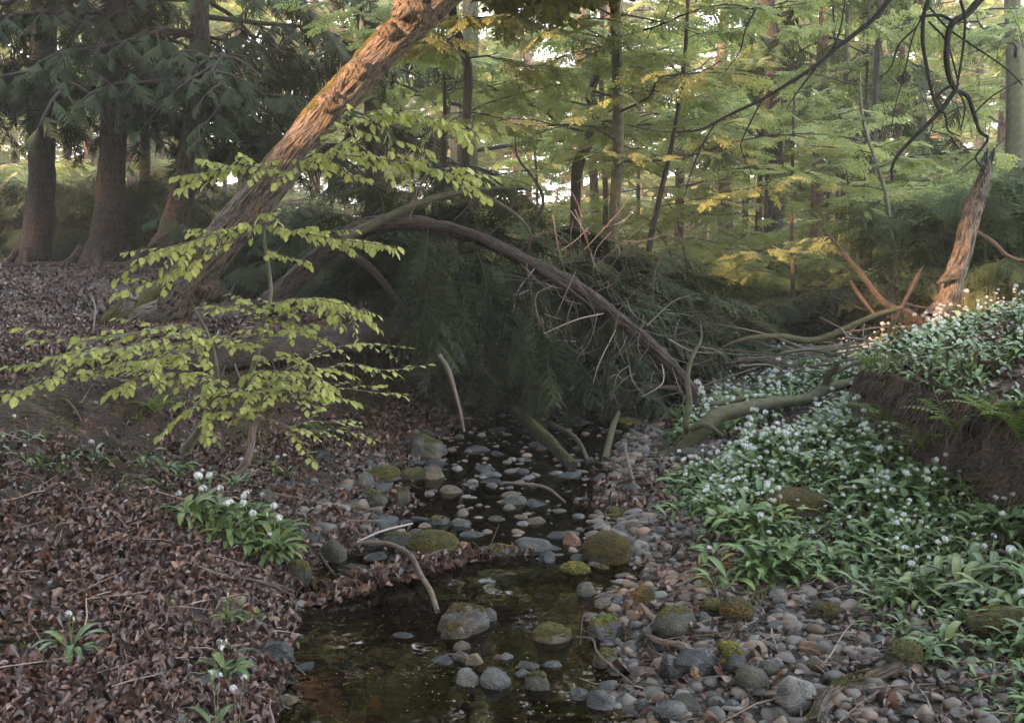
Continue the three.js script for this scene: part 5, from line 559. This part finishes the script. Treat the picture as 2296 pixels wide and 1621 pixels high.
  rest.forEach((list, k) => { const gs = [], m4 = new THREE.Matrix4(); const put = (geo, m, col) => { const q = (geo.index ? geo.toNonIndexed() : geo.clone()).applyMatrix4(m); q.deleteAttribute('uv'); const c = new Float32Array(q.attributes.position.count * 3); for (let i = 0; i < c.length; i += 3) c.set(col, i); q.setAttribute('color', new THREE.BufferAttribute(c, 3)); gs.push(q); };
    for (const p of garlicParts(900 + k, 6, k > 2 ? 1 + (k > 4 ? 1 : 0) : 0)) { m4.compose(V(), new THREE.Quaternion().setFromEuler(new THREE.Euler(p[5], p[3], p[0] === 'leaf' ? 0 : p[5])), V(p[4], p[4], p[4])); if (p[0] === 'leaf') put(p[1], m4, p[2].color.toArray()); else { put(SGe[p[1]], m4, [0.17, 0.22, 0.08]); put(HG[p[6]], m4.clone().multiply(new THREE.Matrix4().makeTranslation(SK[p[1]][1], SK[p[1]][0], 0)), p[6] === 3 ? [0.5, 0.52, 0.28] : [0.8, 0.83, 0.82]); } }
    instanced('garlic_plants', mergeGeometries(gs), vm, list, g, c => { const v = rr(0.8, 1.15); c.setRGB(v, v, v); }); });
}
// ------------------------------------------------------------------ ferns, roots and grass on the right bank
function fernGeo(seed) { const q = rngOf(seed), P = []; const n = 16; for (let f = 0; f < 6; f++) { const az = f * 1.05 + q() * 0.5, L = 0.26 + 0.14 * q(); let p = V(0, 0, 0); for (let i = 0; i < n; i++) { const t = i / n, e = 1.15 - 1.5 * t, d = V(Math.cos(az) * Math.cos(e), Math.sin(e), Math.sin(az) * Math.cos(e)), s = V(-Math.sin(az), 0, Math.cos(az)), u = V().crossVectors(s, d), w = 0.075 * Math.sin(Math.PI * (0.12 + 0.86 * t)) * L / 0.33; for (const g of [-1, 1]) { const k = d.clone().multiplyScalar(0.35).addScaledVector(s, g).normalize(); kite(P, p, k, d, u, w, 0.016, 0.2); } p = p.clone().addScaledVector(d, L / n); } } return soup(P); }
{
  R = rngOf(301); const FG = [fernGeo(1), fernGeo(2), fernGeo(3)];
  [[2150, 985, 'fern hanging on the mossy right end of the soil face', 1], [2230, 960, 'fern under the overhanging turf of the soil face', 1.1], [2290, 985, 'broad fern at the outer end of the soil face', 1.2], [2070, 1010, 'small bright fern at the foot of the soil face', 0.8], [1985, 960, 'pale fern at the inner corner of the soil face', 0.9], [1950, 830, 'small fern above the winding fallen limb', 0.7], [720, 985, 'lone fern on the dark undercut left bank', 0.8], [350, 930, 'flattened fern on the mossy left bank', 0.7], [1330, 745, 'pale fern on the far bank behind the yew', 1]].forEach(([x, y, l, s], i) => { const m = single('fern', FG[i % 3], M.fern, l, 'fern', hit(x, y)); m.scale.setScalar(s); m.rotation.y = i * 1.3; });
  const o = ground(2.2, 5.4), t = thing('exposed_roots', 'thin roots hanging down the bare soil face of the right bank', 'roots', o);
  for (let i = 0; i < 110; i++) { const d = rr(4.5, 6.7), s = section(d).xs, a = ground(s[11] - 0.02, d), f = rr(0.2, 0.9), b = ground(lerp(s[11], s[10], f), d); a.x -= 0.03; b.x -= rr(0.02, 0.05); a.y -= 0.03; b.y = lerp(a.y, ground(s[10], d).y, f * rr(0.6, 1)); const m = a.clone().lerp(b, 0.5).add(V(-0.03, 0, rr(-0.06, 0.06))); part('root', tube([[a.sub(o), 0.004], [m.sub(o), 0.003], [b.sub(o), 0.0015]], { seg: 4, step: 0.08, cap: false }), R() < 0.5 ? M.twig : M.deadWood, t); }
  { const o2 = ground(-1.4, 8), t2 = thing('bank_roots', 'dark roots dangling under the overhanging left bank', 'roots', o2); for (let i = 0; i < 34; i++) { const d = rr(6.5, 10), x = section(d).xs[3] + rr(0.05, 0.32), y = groundH(section(d).xs[3] - 0.12, d) - 0.08, a = V(x, y, -d), b = V(x + rr(-0.08, 0.12), y - rr(0.12, 0.55), -d + rr(-0.1, 0.15)); part('root', twigTo(a.sub(o2), b.sub(o2), rr(0.003, 0.01), 0.15, 5), R() < 0.5 ? M.twig : M.darkBark, t2); } }
  for (let i = 0; i < 26; i++) { const d = rr(4.6, 6.8), q = section(d).xs, p = ground(lerp(q[10], q[11], rr(0.1, 0.8)), d), a = rr(0.015, 0.05), m = single('bank_stone', SG.small[i % 5], stoneMats[[1, 3, 5][i % 3]], 'small stone bedded in the bare soil face of the right bank', 'stone', p, 'stones in the soil face'); m.scale.set(a, a * 0.7, a); m.rotation.y = i; }
  const blades = (n, r, h, seed) => { const q = rngOf(seed), P = []; for (let i = 0; i < n; i++) { const a = q() * 6.28, k = r * Math.sqrt(q()), b = V(Math.cos(a) * k, 0, Math.sin(a) * k), l = h * (0.5 + 0.7 * q()), e = b.clone().add(V((q() - 0.5) * l * 0.6, l, (q() - 0.5) * l * 0.6)), m = b.clone().lerp(e, 0.5).add(V(0, l * 0.08, 0)), w = V(Math.cos(a * 3), 0, Math.sin(a * 3)).multiplyScalar(0.002); P.push(...b.clone().add(w).toArray(), ...b.clone().sub(w).toArray(), ...m.clone().add(w).toArray(), ...b.clone().sub(w).toArray(), ...m.clone().sub(w).toArray(), ...m.clone().add(w).toArray(), ...m.clone().add(w).toArray(), ...m.clone().sub(w).toArray(), ...e.toArray()); } return soup(P); };
  [[2085, 725, 'reddish dry grass tuft at the foot of the snapped trunk', M.redGrass, 200, 0.16, 0.3], [2130, 712, 'rusty dead bracken tuft before the snapped trunk', M.redGrass, 220, 0.14, 0.32], [2180, 715, 'thin green grass tuft beside the snapped trunk', M.grass, 160, 0.18, 0.3], [2040, 745, 'short red-tipped grass tuft left of the snapped trunk', M.redGrass, 130, 0.12, 0.22], [2240, 690, 'tall sparse grass tuft on the upper right bank', M.grass, 120, 0.2, 0.3], [2050, 770, 'yellowish grass tuft hanging over the bank edge', M.grass, 60, 0.2, 0.18], [1340, 715, 'bright grass tuft on the far bank behind the yew', M.grass, 260, 0.45, 0.35], [1420, 735, 'pale grass tuft on the far bank beneath yew twigs', M.grass, 240, 0.4, 0.3], [1230, 740, 'low grass tuft where the far bank meets yew foliage', M.grass, 200, 0.35, 0.22], [2020, 830, 'grassy turf tuft drooping over the soil face', M.grass, 70, 0.2, 0.14], [2180, 830, 'grassy turf tuft at the crest of the soil face', M.grass, 70, 0.22, 0.14], [1720, 1345, 'fine grass tuft on the gravel by the wavy root', M.grass, 36, 0.13, 0.09]].forEach(([x, y, l, m, n, r, h], i) => single('grass_tuft', blades(n, r, h, 20 + i), m, l, 'grass', hit(x, y)));
}
// ------------------------------------------------------------------ trees of the wood beyond
const baseOn = (px, d) => { const p = at(px, 600, d); return V(p.x, groundH(p.x, d) - 0.05, -d); };
function pxTree(o) { o = { limbMat: M.darkBark, sub: 6, ...o, step: (o.step ?? 0.16) * (o.leaf ? 1.6 : 1.5), len: o.leaf ? o.len : (o.len ?? [0.4, 0.7]).map(v => v * 0.68) }; const P = path(o.px, o.d), b = P[0][0]; if (o.root !== false) { P.unshift([V(b.x, groundH(b.x, o.d) - 0.05, -o.d), P[0][1] * 1.25]); } return makeTree({ name: 'woodland_tree', ...o, pts: P }); }
pxTree({ label: 'straight smooth pole-like beech rising behind the fallen yew', px: [[1372, 560, 25], [1380, 440, 24], [1386, 300, 25], [1384, 150, 24], [1379, 0, 22], [1376, -250, 18], [1376, -500, 12]], d: 12.5, mat: M.greyBark, limbs: 15, from: 0.36, reach: [1.6, 3], seed: 21, seg: 16, lump: 0.06, len: [0.4, 0.65], step: 0.2, droop: 0.3, rise: 0.2 });
pxTree({ label: 'dark crooked young tree with swan-neck bend behind the leaning tree', px: [[1036, 520, 18], [1043, 400, 18], [1046, 260, 19], [1049, 150, 20], [1030, 90, 20], [1016, 40, 18], [1010, -100, 14], [1000, -300, 8]], d: 11.5, mat: M.darkBark, limbs: 6, from: 0.5, reach: [0.8, 1.6], seed: 22, len: [0.4, 0.6], droop: 0.3, rise: 0.1, step: 0.16 });
pxTree({ label: 'brown-barked conifer trunk standing beyond the garlic slope', px: [[1830, 600, 30], [1832, 450, 28], [1836, 300, 26], [1842, 150, 25], [1850, 0, 23], [1858, -200, 18], [1865, -450, 10]], d: 18.5, mat: M.redBark, limbs: 26, from: 0.42, reach: [1.4, 3.2], kind: 'yewFar', leaf: M.hemlock, seed: 23, ridge: 0.015, len: [0.35, 0.6], droop: 0.5, rise: -0.05, step: 0.3 });
pxTree({ label: 'slender brown trunk between pole-like beech and conifer', px: [[1522, 540, 21], [1524, 420, 21], [1530, 280, 19], [1535, 150, 17], [1540, 0, 16], [1545, -250, 12]], d: 20, mat: M.brownBark, limbs: 12, from: 0.3, reach: [2, 3.6], seed: 24, step: 0.24, len: [0.5, 0.8] });
pxTree({ label: 'thin dark stem slanting up behind the dead twigs', px: [[1455, 560, 13], [1480, 440, 12], [1505, 330, 10], [1528, 200, 9], [1540, 60, 8], [1545, -100, 6]], d: 13, mat: M.darkBark, limbs: 9, from: 0.3, reach: [0.8, 1.8], seed: 25, step: 0.22, len: [0.35, 0.6], lump: 0.2 });
pxTree({ label: 'thin stem close behind the pole-like beech', px: [[1354, 600, 12], [1358, 450, 12], [1352, 300, 12], [1348, 160, 11], [1350, 0, 10], [1352, -200, 7]], d: 16, mat: M.brownBark, limbs: 9, from: 0.3, reach: [1.4, 2.6], seed: 26, step: 0.24, len: [0.45, 0.7] });
pxTree({ label: 'pale grey winding sapling stem before the conifer trunk', px: [[2005, 660, 8], [2009, 590, 9], [1996, 500, 9], [1985, 430, 9], [1960, 350, 8], [1940, 290, 7], [1930, 230, 6], [1928, 160, 4]], d: 11, mat: M.greyStem, limbs: 8, from: 0.35, reach: [0.4, 1.0], seed: 27, step: 0.5, len: [0.2, 0.35], lump: 0.1, lr: 0.4 });
pxTree({ label: 'tall pale trunk beyond the overhanging dark boughs', px: [[2060, 620, 20], [2058, 480, 19], [2066, 330, 18], [2072, 150, 16], [2078, 0, 15], [2084, -250, 10]], d: 22, mat: M.greyBark, limbs: 14, from: 0.25, reach: [2, 3.8], seed: 28, step: 0.24, len: [0.5, 0.85] });
pxTree({ label: 'stout reddish trunk behind the slanting dead trunk', px: [[1925, 640, 28], [1928, 540, 24], [1930, 420, 22], [1932, 250, 20], [1934, 60, 18], [1936, -200, 12]], d: 24, mat: M.redBark, limbs: 14, from: 0.25, reach: [2, 3.8], seed: 29, step: 0.25, len: [0.5, 0.85] });
pxTree({ label: 'bent dark snag hung with leaves in mid wood', px: [[1290, 470, 22], [1296, 370, 26], [1320, 310, 30], [1342, 262, 26], [1322, 215, 22], [1352, 140, 18], [1372, 70, 14], [1400, -60, 8]], d: 15, mat: M.darkBark, limbs: 10, from: 0.35, reach: [1, 2.2], seed: 30, step: 0.22, len: [0.4, 0.65] });
pxTree({ label: 'slim double-stemmed tree left of the conifer trunk', px: [[1690, 640, 12], [1692, 580, 12], [1700, 470, 11], [1706, 330, 10], [1712, 150, 9], [1716, -60, 6]], d: 21, mat: M.brownBark, limbs: 11, from: 0.25, reach: [1.5, 3], seed: 31, step: 0.24, len: [0.5, 0.8] });
pxTree({ label: 'straight thin sapling before the low yew boughs', px: [[1778, 700, 9], [1777, 600, 9], [1775, 480, 8], [1778, 330, 7], [1782, 180, 5]], d: 13.5, mat: M.brownBark, limbs: 10, from: 0.3, reach: [0.9, 1.8], seed: 32, step: 0.2, len: [0.35, 0.6] });
pxTree({ label: 'grey trunk glimpsed between leaning tree and yew arch', px: [[835, 520, 46], [840, 430, 42], [838, 300, 40], [834, 100, 36], [830, -200, 28]], d: 17, mat: M.brownBark, limbs: 5, from: 0.45, reach: [1.6, 3], seed: 33, kind: 'yewFar', leaf: M.yew, len: [0.5, 0.9], droop: 0.6 });
{ // the rest of the wood
  R = rngOf(310); const list = []; let guard = 0;
  while (list.length < 33 && guard++ < 3000) { const d = list.length < 8 ? rr(17, 24) : rr(33, 46), px = rr(-120, 2420), p = at(px, 600, d); if (list.some(q => Math.hypot(q[0] - p.x, q[1] - d) < 2.7)) continue; if (px > 380 && px < 720 && d < 24) continue; list.push([p.x, d, px]); }
  list.forEach(([x, d, px], i) => { const lean = rr(-0.5, 0.5), h = d < 26 ? rr(9, 12) : rr(16, 22), r = rr(0.08, 0.2), P = [0, 0.25, 0.5, 0.75, 1].map(t => [V(x + lean * t + rr(-0.12, 0.12), groundH(x, d) - 0.05 + h * t, -d + rr(-0.15, 0.15)), r * (1.15 - 0.9 * t)]); const k = i % 5;
    makeTree({ name: 'woodland_tree', label: ['slender leafy tree standing in the hazy wood beyond the stream', 'brown-barked leafy tree deep in the hazy wood', 'grey-stemmed leafy tree deep in the hazy wood', 'spreading leafy tree low-branched in the hazy wood', 'dark-stemmed leafy tree in the hazy wood'][k], group: ['slender trees in the wood', 'brown-barked trees in the wood', 'grey trees in the wood', 'spreading trees in the wood', 'dark-stemmed trees in the wood'][k], pts: P, mat: [M.brownBark, M.redBark, M.greyBark, M.oliveBark, M.darkBark][k], limbs: d < 26 ? 7 : k === 3 ? 16 : 14, from: d < 26 ? 0.2 : k === 3 ? 0.06 : 0.12, reach: [2, 4.2], seed: 400 + i, step: d < 26 ? 0.26 : 0.17, len: [0.32, 0.6], kind: 'far', leaf: M.beech, droop: 0.25, rise: 0.18, seg: 8, sub: 6, limbMat: M.darkBark }); });
  for (let i = 0; i < 26; i++) { const d = rr(13, 31), px = rr(880, 2320), x = at(px, 600, d).x, r = rr(0.025, 0.075), h = rr(6, 9), lean = rr(-0.7, 0.7), P = [0, 0.3, 0.6, 1].map(t => [V(x + lean * t * t + rr(-0.08, 0.08), groundH(x, d) - 0.05 + h * t, -d), r * (1.1 - 0.75 * t)]); makeTree({ name: 'slim_tree', label: ['slim grey sapling pole standing in the leafy wood', 'slim brown sapling pole standing in the leafy wood', 'slim dark sapling pole standing in the leafy wood'][i % 3], group: ['slim grey poles', 'slim brown poles', 'slim dark poles'][i % 3], pts: P, mat: [M.greyBark, M.brownBark, M.darkBark][i % 3], limbMat: M.darkBark, limbs: 7, from: 0.25, to: 0.9, reach: [0.8, 1.9], step: 0.3, len: [0.3, 0.55], seed: 600 + i, seg: 7, sub: 4, lr: 0.35 }); R = rngOf(900 + i); }
  // understorey bushes
  const bush = (name, label, px, d, n, reach, kind, leaf, o = {}) => { const b = baseOn(px, d); R = rngOf(px + n); const t = thing(name, label, 'bush', b, o.group), lv = []; for (let i = 0; i < n; i++) { const a = i * 2.4 + rr(-0.4, 0.4), L = rr(...reach), e = rr(o.lo ?? 0.25, o.hi ?? 1.2), m = V(Math.cos(a) * Math.cos(e) * L * 0.55, Math.sin(e) * L * 0.6, Math.sin(a) * Math.cos(e) * L * 0.55), z = V(Math.cos(a) * Math.cos(e) * L, Math.sin(e) * L * 0.9 - (o.dr ?? 0.15) * L, Math.sin(a) * Math.cos(e) * L); part('stem', tube([[V(0, 0, 0), 0.025], [m, 0.014], [z, 0.004]], { seg: 5, step: 0.3, cap: false }), o.mat ?? M.brownBark, t); const q = [V(0, 0, 0), m, z].map(v => v.clone().add(b)); bough(lv, q, { step: o.step ?? 0.07, len: o.len ?? [0.35, 0.65], droop: o.dr2 ?? 0.3, from: 0.2 }); for (let j = 0; j < 3; j++) { const s = q[1].clone().lerp(q[2], rr(0, 0.8)), f = s.clone().add(V(rr(-1, 1), rr(-0.2, 0.5), rr(-1, 1)).multiplyScalar(L * 0.35)); bough(lv, [s, s.clone().lerp(f, 0.5), f], { step: o.step ?? 0.07, len: o.len ?? [0.35, 0.65], droop: o.dr2 ?? 0.3 }); } } crown(t, kind, leaf, lv, b, 0.35, 'foliage'); };
  [[1120, 16, 'hazel bush in the gap under the crooked young tree'], [1240, 19, 'hazel bush behind the bent dark snag'], [1430, 17, 'hazel bush behind the pole-like beech'], [1560, 15, 'leafy bush where the low yew boughs end'], [1640, 22, 'hazel bush by the slim double-stemmed tree'], [1740, 17, 'leafy bush left of the conifer trunk'], [1890, 16, 'leafy bush right of the conifer trunk'], [1985, 19, 'leafy bush behind the broken limbs'], [2110, 15, 'leafy bush behind the snapped trunk'], [2230, 14, 'tall leafy bush on the upper right bank'], [2330, 12, 'leafy bush overhanging the right bank'], [960, 20, 'pale bush seen under the leaning tree'], [180, 24, 'pale bush between the two left yews'], [320, 26, 'bright bush between upright and slanting yews'], [10, 22, 'bush beyond the mossy crest'], [520, 24, 'bush glimpsed behind the slanting yew']].forEach(([px, d, l], i) => bush('hazel_bush', l, px, d, 13, [1.3, 2.9], 'beech', M.beech, { step: 0.13, len: [0.22, 0.42] }));
  bush('yew_bush', 'low spreading yew boughs behind the fallen limb', 1600, 11.8, 18, [1.0, 2.4], 'yew', M.yew, { lo: 0.05, hi: 0.55, step: 0.05, dr: 0.1, dr2: 0.4 }); bush('yew_bush', 'dark yew undergrowth at the centre beneath the arch', 1180, 12.5, 18, [1.0, 2.2], 'yew', M.yew, { lo: 0.1, hi: 0.8, step: 0.05, dr2: 0.5 }); bush('yew_bush', 'dark yew bush behind the leaning tree foot', 760, 13, 18, [1.0, 2.4], 'yew', M.yew, { lo: 0.1, hi: 0.9, step: 0.05, dr2: 0.6 }); bush('yew_bush', 'low yew undergrowth beyond the brushwood', 1790, 12.8, 16, [0.9, 2.0], 'yew', M.hemlock, { lo: 0.05, hi: 0.5, step: 0.05, dr2: 0.3 }); bush('holly_bush', 'dark evergreen bush behind the snapped trunk', 2300, 11, 18, [1.2, 2.6], 'yew', M.hemlock, { lo: 0.4, hi: 1.3, step: 0.05, dr2: 0.5 });
  [[40, 19, 'dark yew undergrowth beyond the mossy crest'], [165, 18.5, 'dark yew undergrowth between the two left yews'], [315, 18, 'dark yew undergrowth between upright and slanting yews'], [500, 18, 'dark yew undergrowth behind the slanting yew']].forEach(([px, d, l]) => bush('yew_bush', l, px, d, 16, [1.4, 3.0], 'yew', M.yew, { lo: 0.3, hi: 1.2, step: 0.075, dr2: 0.6, len: [0.35, 0.7] }));
  // the wood closes behind as one mass
  R = rngOf(311); const far = [[], []]; for (let i = 0; i < 13000; i++) { const d = rr(46, 85), x = rr(-0.6 * d - 6, 0.6 * d + 6), y = groundH(x, d) + 27 * Math.pow(R(), 1.25), a = rr(0, 6.28); const hole = y - groundH(x, d) > 4 && fbm(x * 0.2, y * 0.26, 5, 3) < -0.05; if (hole) continue; far[i % 2].push(basis(V(x, y, -d), V(Math.cos(a), rr(-0.4, 0.2), Math.sin(a)), V(rr(-0.4, 0.4), 1, rr(-0.4, 0.4)), rr(1.4, 2.8))); }
  const g = new THREE.Group(); g.name = 'distant_wood'; g.userData = { kind: 'stuff', label: 'hazy mass of distant spring-green woodland' }; scene.add(g); far.forEach((f, i) => instanced('distant_foliage', SPR.far[i], M.beech, f, g, c => { const v = rr(0.7, 1.3), w = R() < 0.2 ? 0.35 : 0; c.setRGB(v * (1 + w), v, v * (1 - w)); }));
  for (let i = 0; i < 36; i++) { const d = rr(44, 60), x = rr(-0.55 * d, 0.55 * d), r = rr(0.1, 0.25); single('distant_trunk', tube([[V(0, -0.2, 0), r * 1.2], [V(rr(-0.3, 0.3), 7, 0), r], [V(rr(-0.8, 0.8), 20, 0), r * 0.5]], { seg: 7, step: 1 }), [M.greyBark, M.brownBark, M.redBark][i % 3], 'far tree trunk standing in the hazy distant wood', 'tree', ground(x, d), 'trunks of the distant wood'); }
}
// ------------------------------------------------------------------ tree on the right whose dark boughs hang into view
{
  R = rngOf(320); const d = 5.6, b = ground(4.7, 6.2), o = b.clone(), t = thing('overhanging_tree', 'dark sinuous boughs hanging down from a tree on the right bank', 'tree', o);
  const add = (n, P, opt = {}, mat = M.darkBark) => part(n, tube(P.map(([p, r]) => [p.clone().sub(o), r]), { seg: 8, step: 0.05, lump: 0.18, ...opt }), mat, t);
  add('trunk', [[b, 0.2], [V(4.6, 2.5, -6.1), 0.16], [V(4.4, 4.5, -6), 0.13], [V(4.3, 7, -6), 0.08]], { seg: 14, ridge: 0.015 });
  const L = (zs, w, dd = d, pre) => { const p = zs.map(([x, y], i) => { const q = Z3(x, y); return [at(q[0], q[1], dd), metres(lerp(w[0], w[1], i / (zs.length - 1)), dd) / 2]; }); if (pre) p.unshift(...pre); add('bough', p); return p; };
  L([[1975, 0], [1890, 95], [1800, 150], [1762, 280], [1770, 480], [1820, 590], [1895, 635], [1940, 750], [1980, 870], [2030, 910], [1990, 980], [1950, 1040], [2000, 1120], [2010, 1180]], [17, 2], d, [[V(4.4, 4.6, -6), 0.07], [V(3.4, 3.75, -5.8), 0.05]]);
  L([[1820, 590], [1720, 730], [1560, 890], [1440, 1020], [1400, 1100], [1395, 1190]], [11, 6]); L([[1805, 560], [1740, 590], [1690, 650]], [9, 5]);
  L([[1640, 0], [1600, 220], [1630, 450], [1690, 690], [1750, 760], [1770, 860], [1850, 900]], [10, 3], 5.4, [[V(4.4, 4.9, -6), 0.05], [V(3, 3.9, -5.6), 0.03]]); L([[1850, 0], [1880, 120], [1870, 300], [1840, 500], [1830, 590], [1880, 690], [1850, 860]], [7, 3], 5.4); L([[1580, 110], [1720, 100], [1800, 140]], [6, 8]); L([[1640, 40], [1760, 180], [1900, 280], [2150, 450], [2260, 560]], [5, 3]); L([[1640, 140], [1750, 260], [1800, 400], [1840, 560]], [5, 4]); L([[1950, 1040], [1880, 1090], [1820, 1150]], [4, 2]); L([[1940, 750], [2050, 640], [2260, 520]], [4, 3]); L([[1560, 180], [1440, 300], [1390, 450], [1300, 520]], [5, 2]); L([[1600, 100], [1540, 230], [1480, 480], [1420, 700], [1390, 860]], [4, 2]);
  const p = L([[1500, -120], [1380, 0], [1290, 110], [1160, 220], [1030, 320], [900, 430], [700, 560], [530, 660], [300, 770], [150, 850], [-20, 870]], [12, 5], 6.2, [[V(4.3, 5.4, -6), 0.06], [V(3.3, 4.5, -6.1), 0.035]]); L([[900, 440], [780, 600], [700, 720]], [5, 2], 6.2); L([[540, 660], [420, 900], [400, 960], [480, 1160]], [4, 2], 6.2); L([[1010, 330], [1060, 180], [1090, 0]], [5, 3], 6.2); L([[250, 790], [150, 950], [60, 1180], [30, 1300]], [4, 2], 6.2); L([[500, 60], [430, 200], [400, 330], [300, 470]], [4, 2], 6.4);
  for (let i = 0; i < 70; i++) { const x = rr(950, 2260), y = rr(0, 900), q = Z3(x, y), a = at(q[0], q[1], rr(5.3, 6.1)); const l = rr(0.1, 0.4), e = a.clone().add(V(rr(-0.6, 0.6), -rr(0.2, 1), rr(-0.3, 0.3)).multiplyScalar(l)); part('twig', twigTo(a.sub(o), e.sub(o), rr(0.0016, 0.003), 0.15, 3), R() < 0.4 ? M.twig : M.darkBark, t); }
}
// ------------------------------------------------------------------ trees round the photographer whose high boughs roof the hollow
[[-7.6, 3.2, 'tall beech left of the hollow roofing the leaf-strewn bank', -1.0, 1.0, 51, 24], [-3.2, -3.8, 'tall beech behind the pool with boughs high over it', -2.4, -0.3, 52, 30], [4.9, -3.0, 'tall beech behind the garlic slope with boughs high over it', -2.9, -1.2, 53, 14]].forEach(([x, d, label, a0, a1, seed, nl]) => { const y = groundH(x, Math.max(1, d)) - 0.1; makeTree({ name: 'canopy_tree', label, pts: [[V(x, y, -d), 0.34], [V(x + 0.1, 3, -d), 0.28], [V(x, 7, -d + 0.1), 0.22], [V(x + 0.2, 11, -d), 0.1]], mat: M.greyBark, limbs: nl, from: 0.6, to: 0.98, reach: [5, 8.5], az: [a0, a1], kind: 'far', leaf: M.roof, rise: 0.15, len: [0.8, 1.4], step: 0.62, droop: 0.15, sub: 7, seed, seg: 14, lr: 0.35 }); });
// ------------------------------------------------------------------ the wood on the sunward side, outside the frame, that keeps the low sun off the hollow except through its gaps
{
  R = rngOf(330); const hs = V(SUN.x, 0, SUN.z).normalize(), side = V(-hs.z, 0, hs.x), c0 = V(0, 0, -9).addScaledVector(hs, 17);
  for (let row = 0; row < 2; row++) for (let l = -46; l <= 50; l += 4.6) { if (l < -20 || l > 9 && l < 22) continue;
    const b = c0.clone().addScaledVector(hs, row * 6).addScaledVector(side, l + row * 2.3 + rr(-0.6, 0.6)); if (b.z < 0 && Math.abs(b.x) < 0.56 * -b.z + 4) continue; b.y = b.z > -1 ? groundH(clamp(b.x, -30, 30), 1) - 0.2 : groundH(b.x, -b.z) - 0.1;
    const t = thing('sunward_tree', 'dense leafy tree on the sunward side of the stream hollow', 'tree', b, 'trees shading the hollow'), h = rr(13, 16), r = rr(0.16, 0.26), pts = [0, 0.4, 1].map(k => [V(rr(-0.3, 0.3) * k, h * k, rr(-0.3, 0.3) * k), r * (1.1 - k)]); part('trunk', tube(pts, { seg: 9, step: 0.5 }), M.brownBark, t);
    const lv = []; for (let i = 0; i < 520; i++) { const y = 0.8 + (h - 0.6) * R(), w = 3.2 * Math.sqrt(Math.max(0.15, Math.sin(Math.PI * clamp(y / h, 0.08, 0.97)))), a = rr(0, 6.283), k = w * Math.sqrt(R()), p = V(b.x + Math.cos(a) * k, b.y + y, b.z + Math.sin(a) * k); const dv = V(Math.cos(a), rr(-0.5, 0.3), Math.sin(a)), sz = rr(1.0, 1.7);  lv.push(basis(p, dv, V(rr(-0.7, 0.7), 1, rr(-0.7, 0.7)), sz)); }
    crown(t, 'far', M.roof, lv, b, 0.3);
  }
}
renderer.render(scene, camera);
